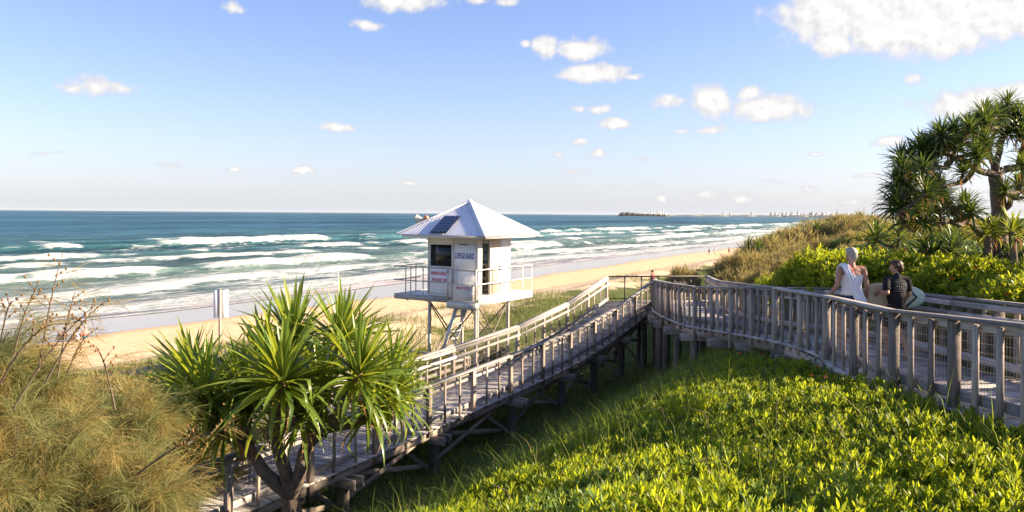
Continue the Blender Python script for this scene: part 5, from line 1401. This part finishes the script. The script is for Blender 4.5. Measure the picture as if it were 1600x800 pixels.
small_pandanus(1445, 382, 19, .8, 'dark low pandanus with a skirt of dead leaves above the lime bushes', heads=3)
small_pandanus(1405, 372, 21, .75, 'dark low pandanus beside the boy beyond the lime bushes', heads=2)
small_pandanus(1490, 368, 19.5, .7, 'dark low pandanus under the gnarled tree branches', heads=2)
for k, (px, py, d) in enumerate(((1276, 358, 46), (1296, 356, 47), (1186, 386, 40), (1205, 376, 43))):
    small_pandanus(px, py, d, .7, ('little spiky pandanus on the skyline left of the silver haired woman', 'little spiky pandanus on the skyline just right of its twin', 'little dark pandanus at the beach end of the olive shrubs', 'little dark pandanus just inside the beach end of the olive shrubs')[k], 'little pandanus among the olive shrubs', heads=2)
# red flowers by the walkway
FL_ = strip([(0, .2, 0), (.6, .42, .1), (1, .1, .05)])
def flower_mesh():
    n = 7; return npmesh('flower', *inst(*FL_, rot_zyx(np.arange(n) * .9, np.full(n, .35)), np.zeros((n, 3)), np.full(n, .045)), M_petal)
fmesh = flower_mesh()
for k, (px, py, d) in enumerate(((1156, 553, 14.2), (1189, 553, 13.8), (1268, 588, 10.8), (1290, 590, 10.6), (1276, 574, 11.6), (1560, 425, 12.8), (1590, 432, 12.4), (1525, 420, 13.6), (1488, 437, 12.4), (1430, 452, 12.8), (1575, 460, 11.3), (1330, 598, 10.2))):
    p = at(px, py, d); o = bpy.data.objects.new('flower', fmesh)
    reg(o, None, Matrix.Translation(p) @ Matrix.Rotation(pr.uniform(-.6, .6), 4, 'X') @ Matrix.Rotation(pr.uniform(0, 6), 4, 'Z'))
    tag(o, 'small orange red flower among the leaves below the railing' if py > 500 else 'small orange red flower on the lime bushes behind the far railing', 'flower', 'flowers below the railing' if py > 500 else 'flowers on the lime bushes')
# ------------------------------------------------------------------ people
M_skin = plain('fair_skin', (.40, .21, .14), .55, .35, 0, .10, 12)
M_skin2 = plain('tanned_skin', (.38, .20, .13), .55, .35, 0, .10, 12)
M_hair_s = plain('silver_blond_hair', (.40, .355, .30), .5, .4, 0, .6, 45, .006)
M_hair_b = plain('brown_hair', (.060, .028, .016), .5, .4, 0, .5, 40, .004)
M_ctop = plain('white_cotton', (.76, .74, .72), .85, .2, 0, .08, 10)
M_denim = plain('blue_denim', (.045, .075, .16), .85, .2, 0, .4, 40)
M_black = plain('black_cotton', (.018, .017, .019), .85, .2, 0, .3, 14)
M_print = plain('pale_grey_print', (.22, .22, .22), .8)
M_orange_c = plain('orange_cloth', (.75, .13, .03), .8)

def sph_mesh(mb, c, r, R=None, n=14):
    V = []; F = []
    for i in range(n + 1):
        th = PI * i / n
        for k in range(2 * n):
            ph = PI * k / n; V.append((math.sin(th) * math.cos(ph) * r[0], math.sin(th) * math.sin(ph) * r[1], math.cos(th) * r[2]))
    for i in range(n):
        for k in range(2 * n): F.append((i * 2 * n + k, (i + 1) * 2 * n + k, (i + 1) * 2 * n + (k + 1) % (2 * n), i * 2 * n + (k + 1) % (2 * n)))
    V = np.array(V)
    if R is not None: V = V @ np.array(R).T
    mb.add(V + np.array(c), F)
def capsule(mb, p0, p1, r0, r1, n=14):
    p0, p1 = np.array(p0, float), np.array(p1, float); d = p1 - p0; Ld = np.linalg.norm(d); d = d / Ld
    pts, rad = [], []
    for k in range(5): a = PI / 2 * k / 5; pts.append(p0 - d * r0 * math.cos(a)); rad.append(max(r0 * math.sin(a), r0 * .03))
    for t in np.linspace(0, 1, 4): pts.append(p0 + d * Ld * t); rad.append(r0 + (r1 - r0) * t)
    for k in range(1, 6): a = PI / 2 * k / 5; pts.append(p1 + d * r1 * math.sin(a)); rad.append(max(r1 * math.cos(a), r1 * .03))
    mb.tube(pts, rad, n, False)
    m_ = len(pts); mb.f.setdefault(n, []).extend([[mb.n - m_ * n + k for k in range(n)][::-1], [mb.n - n + k for k in range(n)]])
def chain(mb, pts, rad):
    for i in range(len(pts) - 1): capsule(mb, pts[i], pts[i + 1], rad[i], rad[i + 1])
def remeshed(name, mb, mat, parent, M, voxel=.009, smooth=5, clip=None, tex=0):
    """union of overlapping forms grown into one continuous skin"""
    me = mb.mesh(name, mat, True); o = bpy.data.objects.new(name, me); COL.objects.link(o)
    m_ = o.modifiers.new('r', 'REMESH'); m_.mode = 'VOXEL'; m_.voxel_size = voxel; m_.use_smooth_shade = True
    s_ = o.modifiers.new('s', 'SMOOTH'); s_.factor = .5; s_.iterations = smooth
    dg = bpy.context.evaluated_depsgraph_get(); me2 = bpy.data.meshes.new_from_object(o.evaluated_get(dg)); bpy.data.objects.remove(o)
    me2.materials.clear(); me2.materials.append(mat); me2.name = name
    if tex:
        n = len(me2.vertices); co = np.empty(n * 3, np.float32); me2.vertices.foreach_get('co', co); co = co.reshape(-1, 3); no = np.empty(n * 3, np.float32); me2.vertices.foreach_get('normal', no); no = no.reshape(-1, 3)
        co += no * (tex * (np.sin(co[:, 0] * 160 + 3 * np.sin(co[:, 2] * 60)) * .5 + vnoise(co[:, 0] * 70, co[:, 2] * 50 + co[:, 1] * 40, 3) * .6))[:, None]; me2.vertices.foreach_set('co', co.ravel())
    me2.polygons.foreach_set('use_smooth', np.ones(len(me2.polygons), bool))
    return reg(bpy.data.objects.new(name, me2), parent, M)
def hand(mb, wrist, d, palm_n, thumb_side, s=1.0, curl=.5):
    """palm, four fingers of unequal length bent at the knuckles, and a thumb from the side"""
    w = np.array(wrist, float); d = np.array(d, float); d /= np.linalg.norm(d); nrm = np.array(palm_n, float); nrm -= d * nrm.dot(d); nrm /= np.linalg.norm(nrm); sd = np.array(thumb_side, float); sd -= d * sd.dot(d) + nrm * sd.dot(nrm); sd /= np.linalg.norm(sd)
    for k in (-1, -.33, .33, 1): capsule(mb, w + sd * .014 * k * s, w + d * .085 * s + sd * .028 * k * s, .017 * s, .013 * s, 8)
    for k, ln in zip((-1, -.33, .33, 1), (.062, .076, .082, .070)):
        p = w + d * .088 * s + sd * .029 * k * s; a = d; pts = [p]
        for j in range(3):
            ang = curl * (.6 + .5 * j); dirv = d * math.cos(ang) + nrm * math.sin(ang); pts.append(pts[-1] + dirv * ln * s * (.42, .32, .26)[j])
        chain(mb, pts, [.0095 * s, .009 * s, .008 * s, .007 * s])
    p = w + d * .025 * s + sd * .026 * s; q = p + (d * .5 + sd * .7 + nrm * .3) * .042 * s; chain(mb, [p, q, q + (d * .85 + sd * .2 + nrm * .4) * .034 * s], [.014 * s, .011 * s, .009 * s])
def head(mb, c, yaw, s=1.0, back_tilt=0):
    R = Matrix.Rotation(yaw, 3, 'Z') @ Matrix.Rotation(back_tilt, 3, 'X'); Rn = np.array(R); c = np.array(c, float)
    f = lambda x, y, z: c + Rn @ (np.array((x, y, z)) * s)
    sph_mesh(mb, f(0, -.008, .018), np.array((.074, .093, .098)) * s, Rn, 12)          # skull
    sph_mesh(mb, f(0, .030, -.045), np.array((.058, .062, .070)) * s, Rn, 12)          # face
    sph_mesh(mb, f(0, .058, -.092), np.array((.026, .022, .022)) * s, Rn, 8)            # chin
    capsule(mb, f(0, .088, .005), f(0, .108, -.032), .011 * s, .016 * s, 8)            # nose
    for sx in (-1, 1):
        capsule(mb, f(.012 * sx, .085, .022), f(.042 * sx, .072, .020), .010 * s, .009 * s, 8)   # brow
        sph_mesh(mb, f(.036 * sx, .062, -.035), np.array((.022, .022, .020)) * s, Rn, 8)     # cheek
        capsule(mb, f(.074 * sx, -.008, .010), f(.076 * sx, -.004, -.032), .017 * s, .010 * s, 8)  # ear
    capsule(mb, f(-.016, .086, -.062), f(.016, .086, -.062), .008 * s, .008 * s, 8); capsule(mb, f(-.014, .083, -.074), f(.014, .083, -.074), .008 * s, .008 * s, 8)   # lips
    return f
def loft(name, rings, mat, parent, M, n=36, wob=.0, thick=.006, fold=9, smooth=True):
    """rings: (z, centre x, centre y, rx, ry), open at both ends, with cloth thickness"""
    V = []; F = []
    m_ = len(rings)
    for lay in (0, 1):
        for i, (z, cx, cy, rx, ry) in enumerate(rings):
            for k in range(n):
                a = 2 * PI * k / n; w_ = 1 + wob * math.sin(a * fold + i * .8) * (i / m_) - (thick / max(rx, .01)) * lay
                V.append((cx + rx * w_ * math.cos(a), cy + ry * w_ * math.sin(a), z))
    for lay in (0, 1):
        for i in range(m_ - 1):
            for k in range(n):
                a, b_, c, d = lay * m_ * n + i * n + k, lay * m_ * n + i * n + (k + 1) % n, lay * m_ * n + (i + 1) * n + (k + 1) % n, lay * m_ * n + (i + 1) * n + k
                F.append((a, b_, c, d) if not lay else (d, c, b_, a))
    for i in (0, m_ - 1):
        for k in range(n): F.append((i * n + k, i * n + (k + 1) % n, m_ * n + i * n + (k + 1) % n, m_ * n + i * n + k))
    mb = MB(); mb.add(V, F); return mb.build(name, mat, parent, M, smooth)
def cloth_strip(name, path, widths, normals, mat, parent, M, folds=4, amp=.012, thick=.008, n=14):
    """a length of cloth laid along a path; normals point off the body"""
    P = smooth_path([Vector(p) for p in path], 6); t_ = np.linspace(0, 1, len(P)); W_ = np.interp(t_, np.linspace(0, 1, len(widths)), widths)
    Nn = [Vector([np.interp(t, np.linspace(0, 1, len(normals)), [v[k] for v in normals]) for k in range(3)]).normalized() for t in t_]
    V = []; F = []
    for lay in (0, 1):
        for i, p in enumerate(P):
            tg = (P[min(i + 1, len(P) - 1)] - P[max(i - 1, 0)]).normalized(); sd = tg.cross(Nn[i]).normalized()
            for k in range(n):
                u = k / (n - 1) - .5
                V.append(p + sd * u * W_[i] + Nn[i] * (amp * math.sin(u * PI * folds + i * .12) + thick * (1 - lay) - .02 * (2 * u) ** 2))
    m_ = len(P)
    for lay in (0, 1):
        for i in range(m_ - 1):
            for k in range(n - 1):
                a = lay * m_ * n + i * n + k; q = (a, a + 1, a + n + 1, a + n); F.append(q if lay else q[::-1])
    for i in range(m_ - 1):
        for k in (0, n - 1): a = i * n + k; F.append((a, a + n, a + n + m_ * n, a + m_ * n))
    for i in (0, m_ - 1):
        for k in range(n - 1): a = i * n + k; F.append((a, a + 1, a + 1 + m_ * n, a + m_ * n))
    mb = MB(); mb.add([tuple(v) for v in V], F); return mb.build(name, mat, parent, M, True)

def deck_z(y): 
    return float(np.interp(y, near_arr[:, 1], near_arr[:, 2])) - DK
# woman with a towel
WX, WY = 5.56, 12.55
wo = empty('person', (WX, WY, deck_z(WY)), 'woman with short silver hair and white strapless top walking away along the boardwalk', 'person')
Mw = Matrix.Translation((WX, WY, deck_z(WY)))
mb = MB()
sph_mesh(mb, (0, -.005, .93), (.165, .125, .13)); sph_mesh(mb, (0, 0, 1.10), (.135, .098, .16)); sph_mesh(mb, (0, .005, 1.28), (.160, .110, .17)); sph_mesh(mb, (0, -.01, 1.38), (.165, .075, .075))
capsule(mb, (-.155, -.005, 1.405), (.155, -.005, 1.405), .055, .055); capsule(mb, (0, -.015, 1.40), (0, .015, 1.545), .058, .050)
hf = head(mb, (0, .03, 1.635), math.radians(10), 1.0)
for sx, kn, an, toe in ((-1, (-.095, .20, .50), (-.085, .17, .095), (-.09, .36, .055)), (1, (.09, .03, .49), (.085, -.26, .16), (.09, -.16, .035))):
    hp = (.085 * sx, -.005, .88); chain(mb, [hp, kn], [.095, .058]); chain(mb, [kn, tuple(.6 * np.array(kn) + .4 * np.array(an) + np.array((0, -.02, 0)))], [.055, .056]); chain(mb, [tuple(.6 * np.array(kn) + .4 * np.array(an) + np.array((0, -.02, 0))), an], [.054, .034])
    a_n, t_n = np.array(an), np.array(toe); heel = a_n + np.array((0, -.03, -.05)); capsule(mb, heel, t_n * .55 + heel * .45, .032, .033); capsule(mb, a_n, t_n * .5 + a_n * .5 + np.array((0, 0, -.015)), .034, .03); capsule(mb, t_n * .55 + heel * .45, t_n, .034, .024)
Ls_, Le, Lw = (-.185, -.005, 1.40), (-.262, -.06, 1.14), (-.300, .10, .985)
Rs, Re, Rw = (.185, -.005, 1.40), (.235, -.03, 1.13), (.268, .05, .905)
for s0, e0, w0 in ((Ls_, Le, Lw), (Rs, Re, Rw)): chain(mb, [s0, e0], [.052, .040]); chain(mb, [e0, w0], [.040, .026])
hand(mb, Lw, (-.05, .75, -.55), (.8, .2, -.3), (.1, .5, .8), .95, .45); hand(mb, Rw, (.10, .15, -1), (-.9, .1, .1), (-.1, 1, .1), .95, .45)
remeshed('body', mb, M_skin, wo, Mw, .0085, 4)
mb = MB(); sph_mesh(mb, hf(0, -.022, .032), (.088, .102, .096)); sph_mesh(mb, hf(0, -.055, -.02), (.076, .060, .085)); sph_mesh(mb, hf(.0, .03, .075), (.075, .07, .045)); sph_mesh(mb, hf(0, -.06, -.075), (.052, .035, .045))
remeshed('hair', mb, M_hair_s, wo, Mw, .009, 3, tex=.003)
loft('top', [(1.315, 0, -.002, .177, .126), (1.28, 0, -.002, .176, .128), (1.2, 0, -.002, .162, .122), (1.12, 0, -.003, .156, .120), (1.04, 0, -.004, .170, .134), (.985, 0, -.005, .192, .152)], M_ctop, wo, Mw, wob=.03)
mb = MB(); sph_mesh(mb, (0, -.005, .935), (.178, .138, .13)); chain(mb, [(-.088, 0, .88), (-.092, .07, .74)], [.108, .098]); chain(mb, [(.088, -.0, .88), (.092, .01, .74)], [.108, .098])
remeshed('shorts', mb, M_denim, wo, Mw, .011, 2)
cloth_strip('strap', [(-.09, .06, 1.45), (-.075, -.03, 1.475), (-.05, -.11, 1.40), (-.015, -.125, 1.28)], [.04, .05, .055, .05], [(0, .5, 1), (0, -.2, 1), (0, -1, .4), (0, -1, 0)], M_orange_c, wo, Mw, 1, .003, .006, 6)
tw2 = cloth_strip('towel', [(-.15, .155, 1.12), (-.15, .14, 1.30), (-.145, .06, 1.455), (-.135, -.05, 1.475), (-.115, -.115, 1.40), (-.06, -.155, 1.25), (0, -.165, 1.08), (.06, -.195, .93), (.085, -.195, .84)], [.13, .14, .14, .14, .145, .15, .16, .17, .17],
            [(0, 1, 0), (0, 1, .2), (0, .5, 1), (0, -.3, 1), (0, -1, .5), (0, -1, .1), (0, -1, 0), (0, -1, 0), (0, -1, 0)], plain('white_towel', (.80, .79, .82), .95, .1, 0, .06, 30, .004), None, Mw, 7, .018)
tag(tw2, 'white towel slung over the shoulder of the silver haired woman', 'towel')

# boy with a board
BX, BY = 6.22, 12.4
bo = empty('person', (BX, BY, deck_z(BY) - .0), 'brown haired boy in a black t-shirt walking with a board under his arm', 'person')
Mb = Matrix.Translation((BX, BY, deck_z(BY)))
mb = MB()
sph_mesh(mb, (0, -.005, .82), (.135, .105, .11)); sph_mesh(mb, (0, 0, .98), (.120, .09, .15)); sph_mesh(mb, (0, 0, 1.14), (.14, .098, .15))
capsule(mb, (-.13, -.005, 1.255), (.13, -.005, 1.255), .05, .05); capsule(mb, (0, -.012, 1.25), (0, .01, 1.385), .05, .044)
hb_ = head(mb, (0, .02, 1.455), math.radians(68), .93)
for sx, kn, an, toe in ((-1, (-.085, .16, .44), (-.08, .14, .085), (-.085, .32, .05)), (1, (.08, .02, .43), (.075, -.22, .10), (.08, -.06, .035))):
    hp = (.075 * sx, -.005, .78); mid = tuple(.6 * np.array(kn) + .4 * np.array(an) + np.array((0, -.02, 0)))
    chain(mb, [hp, kn], [.075, .047]); chain(mb, [kn, mid, an], [.046, .046, .029]); a_n, t_n = np.array(an), np.array(toe); heel = a_n + np.array((0, -.03, -.045)); capsule(mb, heel, t_n * .55 + heel * .45, .028, .03); capsule(mb, a_n, t_n * .5 + a_n * .5, .03, .026); capsule(mb, t_n * .55 + heel * .45, t_n, .031, .022)
Ls_, Le, Lw = (-.165, -.005, 1.25), (-.215, -.13, 1.05), (-.255, .035, 1.065)
Rs, Re, Rw = (.165, -.005, 1.25), (.195, -.01, 1.03), (.16, .13, .86)
for s0, e0, w0 in ((Ls_, Le, Lw), (Rs, Re, Rw)): chain(mb, [s0, e0], [.044, .035]); chain(mb, [e0, w0], [.035, .024])
hand(mb, Lw, (-.15, .75, -.45), (.2, -.1, -1), (.9, .2, .0), .9, .7); hand(mb, Rw, (-.35, .6, -.5), (0, .7, .7), (-.4, -.6, .5), .9, .6)
remeshed('body', mb, M_skin2, bo, Mb, .0085, 4)
mb = MB(); sph_mesh(mb, hb_(0, -.022, .032), (.086, .086, .090)); sph_mesh(mb, hb_(0, -.05, -.015), (.070, .070, .082)); sph_mesh(mb, hb_(0, .04, .072), (.060, .060, .040)); sph_mesh(mb, hb_(.06, .0, .03), (.03, .05, .05)); sph_mesh(mb, hb_(-.06, .0, .03), (.03, .05, .05))
remeshed('hair', mb, M_hair_b, bo, Mb, .009, 3, tex=.003)
mb = MB()
sph_mesh(mb, (0, -.004, 1.14), (.165, .122, .16)); sph_mesh(mb, (0, -.004, .98), (.155, .118, .18)); capsule(mb, (0, -.004, .74), (0, -.004, .98), .128, .125); capsule(mb, (-.05, -.004, .76), (.05, -.004, .76), .115, .115); capsule(mb, (-.13, -.005, 1.255), (.13, -.005, 1.255), .062, .062); capsule(mb, (-.163, -.005, 1.248), (-.205, -.09, 1.115), .060, .060); capsule(mb, (.163, -.005, 1.248), (.188, -.01, 1.11), .060, .060); capsule(mb, (0, -.01, 1.29), (0, -.005, 1.32), .062, .055)
tshirt = remeshed('t_shirt', mb, M_black, bo, Mb, .010, 4)
mb = MB(); sph_mesh(mb, (0, -.005, .80), (.148, .118, .10)); chain(mb, [(-.08, 0, .76), (-.088, .09, .54)], [.095, .088]); chain(mb, [(.08, 0, .76), (.088, .02, .54)], [.095, .088])
remeshed('shorts', mb, M_black, bo, Mb, .011, 2)
# pale print on the back of the shirt: a few rows of small hand-drawn strokes
pm = MB(); pk = random.Random(3); tV = np.array([v.co for v in tshirt.data.vertices])
def back_y(x, z):
    m_ = (np.abs(tV[:, 0] - x) < .014) & (np.abs(tV[:, 2] - z) < .014); return tV[m_][:, 1].min() if m_.any() else -.12
for row, z in enumerate((1.235, 1.205, 1.175, 1.150, 1.125, 1.10, 1.075)):
    x = -.085 + .012 * (row % 2)
    while x < .085:
        w_ = pk.uniform(.012, .03); y_ = back_y(x + w_ / 2, z) - .003
        pm.bar((x, y_, z + pk.uniform(-.005, .005)), (x + w_, back_y(x + w_, z) - .003, z + pk.uniform(-.005, .005)), .003, .007); x += w_ + .008
pr_o = pm.build('back_print', M_print, tshirt, Mb); tag(pr_o, kind='stuff')
# board
nb = 40; hl, hw_, th_ = .50, .215, .03
def outline(t): 
    a = 2 * PI * t; x = hl * math.copysign(abs(math.cos(a)) ** .8, math.cos(a)); y = hw_ * math.copysign(abs(math.sin(a)) ** .75, math.sin(a)); return x, y * (1 - .10 * (x / hl))
mb = MB(); V = []
for (sc_, z) in ((.0, th_), (.6, th_), (.93, th_ * .85), (1.0, 0), (.93, -th_ * .85), (.6, -th_), (0, -th_)):
    for k in range(nb): x, y = outline(k / nb); V.append((x * sc_, y * sc_, z + .05 * max(0, (-x * sc_ / hl - .3)) ** 2))
F = [(i * nb + k, i * nb + (k + 1) % nb, (i + 1) * nb + (k + 1) % nb, (i + 1) * nb + k) for i in range(6) for k in range(nb)]
mb.add(V, F)
m, nt, b = newmat('foam_board_skin'); tc = nt.nodes.new('ShaderNodeTexCoord'); sx_ = nt.nodes.new('ShaderNodeSeparateXYZ'); nt.links.new(tc.outputs['Object'], sx_.inputs[0])
sl = mathn(nt, 'MULTIPLY_ADD', mathn(nt, 'ABSOLUTE', sx_.outputs[1]), 1.0, sx_.outputs[0])
c1 = ramp(nt, mathn(nt, 'ADD', sl, .5), [(0, (.52, .42, .25)), (.64, (.52, .42, .25)), (.65, (.03, .04, .035)), (.69, (.03, .04, .035)), (.70, (.55, .46, .27)), (.82, (.55, .46, .27)), (.83, (.03, .04, .035)), (.87, (.03, .04, .035)), (.88, (.52, .59, .43)), (1, (.52, .59, .43))])
for e in c1.node.color_ramp.elements: pass
c1.node.color_ramp.interpolation = 'CONSTANT'
nt.links.new(c1, b.inputs['Base Color']); b.inputs['Roughness'].default_value = .45; M_foam = m
Mbd = Mb @ Matrix.Translation((.02, .165, .965)) @ Matrix.Rotation(math.radians(-7), 4, 'Z') @ Matrix.Rotation(math.radians(1), 4, 'Y') @ Matrix.Rotation(math.radians(83), 4, 'X')
bd = mb.build('surfboard', M_foam, None, Mbd, True)
tag(bd, 'cream foam surfboard with a pale green tail carried under the boy\'s arm', 'surfboard')

# people on the sand
def walker(px, py, d, seat, cols, label, group=None, h=1.7, stride=.2):
    p = at(px, py, d); g = float(ground(p.x, p.y)); o = empty('person', (p.x, p.y, g), label, 'person', group); M = Matrix.Translation((p.x, p.y, g - .02)) @ Matrix.Rotation(stride * 7, 4, 'Z') @ Matrix.Diagonal((h / 1.7,) * 3 + (1,))
    mb = MB(); zs = -.68 if seat else 0
    sph_mesh(mb, (0, 0, .95 + zs), (.16, .12, .14), n=8); sph_mesh(mb, (0, 0, 1.2 + zs), (.17, .11, .26), n=8); capsule(mb, (-.15, 0, 1.38 + zs), (.15, 0, 1.38 + zs), .06, .06, 8); capsule(mb, (0, 0, 1.4 + zs), (0, 0, 1.52 + zs), .05, .05, 8); sph_mesh(mb, (0, .01, 1.60 + zs), (.08, .095, .115), n=8)
    for s_ in (-1, 1):
        if seat: chain(mb, [(.09 * s_, 0, .22), (.12 * s_, .38, .42), (.12 * s_, .55, .06), (.12 * s_, .68, .05)], [.09, .065, .05, .035])
        else: chain(mb, [(.09 * s_, 0, .9), (.09 * s_, .5 * stride * s_, .48), (.09 * s_, stride * s_ - .05, .08), (.09 * s_, stride * s_ + .1, .04)], [.09, .06, .04, .035])
        chain(mb, [(.19 * s_, 0, 1.37 + zs), (.24 * s_, -.04 - .1 * s_, 1.1 + zs), (.25 * s_, .08 - .2 * s_, .86 + zs)], [.05, .04, .03])
    remeshed('body', mb, M_skin, o, M, .022, 3)
    loft('shirt', [(1.44 + zs, 0, 0, .10, .08), (1.38 + zs, 0, 0, .20, .125), (1.2 + zs, 0, 0, .195, .14), (.98 + zs, 0, 0, .18, .145)], cols[0], o, M, 16)
    loft('shorts', [(1.0 + zs, 0, 0, .18, .14), (.85 + zs, 0, 0, .2, .15), (.66 + zs if not seat else .1, 0, .02, .21, .16)], cols[1], o, M, 16)
    mb = MB(); sph_mesh(mb, (0, -.015, 1.635 + zs), (.088, .10, .10), n=8); mb.build('hair', cols[2], o, M, True)
C_ = lambda n, c: plain(n, c, .8)
c_navy, c_pink, c_lil, c_teal = C_('navy_cloth', (.03, .035, .12)), C_('pink_cloth', (.6, .22, .22)), C_('lilac_cloth', (.38, .34, .6)), C_('teal_cloth', (.05, .22, .25))
walker(1108, 402, 176, False, (c_navy, M_black, M_hair_b), 'person in dark clothes walking by the water, left of the far pair', 'far walkers on the sand')
walker(1117, 401, 178, False, (M_ctop, M_ctop, M_hair_s), 'person in white clothes walking on the wet sand beside the dark one', 'far walkers on the sand', 1.8, .12)
walker(1139, 401, 175, False, (C_('plum_cloth', (.16, .05, .10)), M_black, M_hair_b), 'person in plum clothes walking near the dune shrubs on the far sand', 'far walkers on the sand', 1.75, .25)
walker(1019, 443, 58, False, (C_('rust_cloth', (.35, .07, .06)), M_denim, M_hair_b), 'dark haired person in rust red seen beyond the landing rail', None, 1.6, .15)
walker(100, 536, 55.5, True, (c_navy, M_black, M_hair_b), 'person in navy sitting on the sand behind the she oak twigs', 'people sitting on the sand')
walker(121, 537, 55.2, True, (c_lil, M_ctop, M_hair_b), 'person in lilac sitting on the sand between navy and pink sitters', 'people sitting on the sand', 1.6)
walker(133, 535, 56, True, (c_pink, c_teal, M_hair_s), 'person in pink sitting on the sand at the end of the row', 'people sitting on the sand', 1.65)
# ------------------------------------------------------------------ sea air
m = bpy.data.materials.new('sea_air'); m.use_nodes = True; nt = m.node_tree; nt.nodes.clear()
pv = nt.nodes.new('ShaderNodeVolumePrincipled'); pv.inputs['Color'].default_value = (.92, .94, 1.0, 1); pv.inputs['Density'].default_value = 1.2e-5; pv.inputs['Anisotropy'].default_value = .1
ou = nt.nodes.new('ShaderNodeOutputMaterial'); nt.links.new(pv.outputs[0], ou.inputs['Volume'])
mb = MB(); mb.box((0, 0, 2.5), (31000, 31000, 55)); hz = mb.build('haze', m); tag(hz, kind='stuff')
# ------------------------------------------------------------------ lift everything so that the sea lies at zero
for o in list(SC.objects):
    if o.parent is None: o.location.z += LIFT
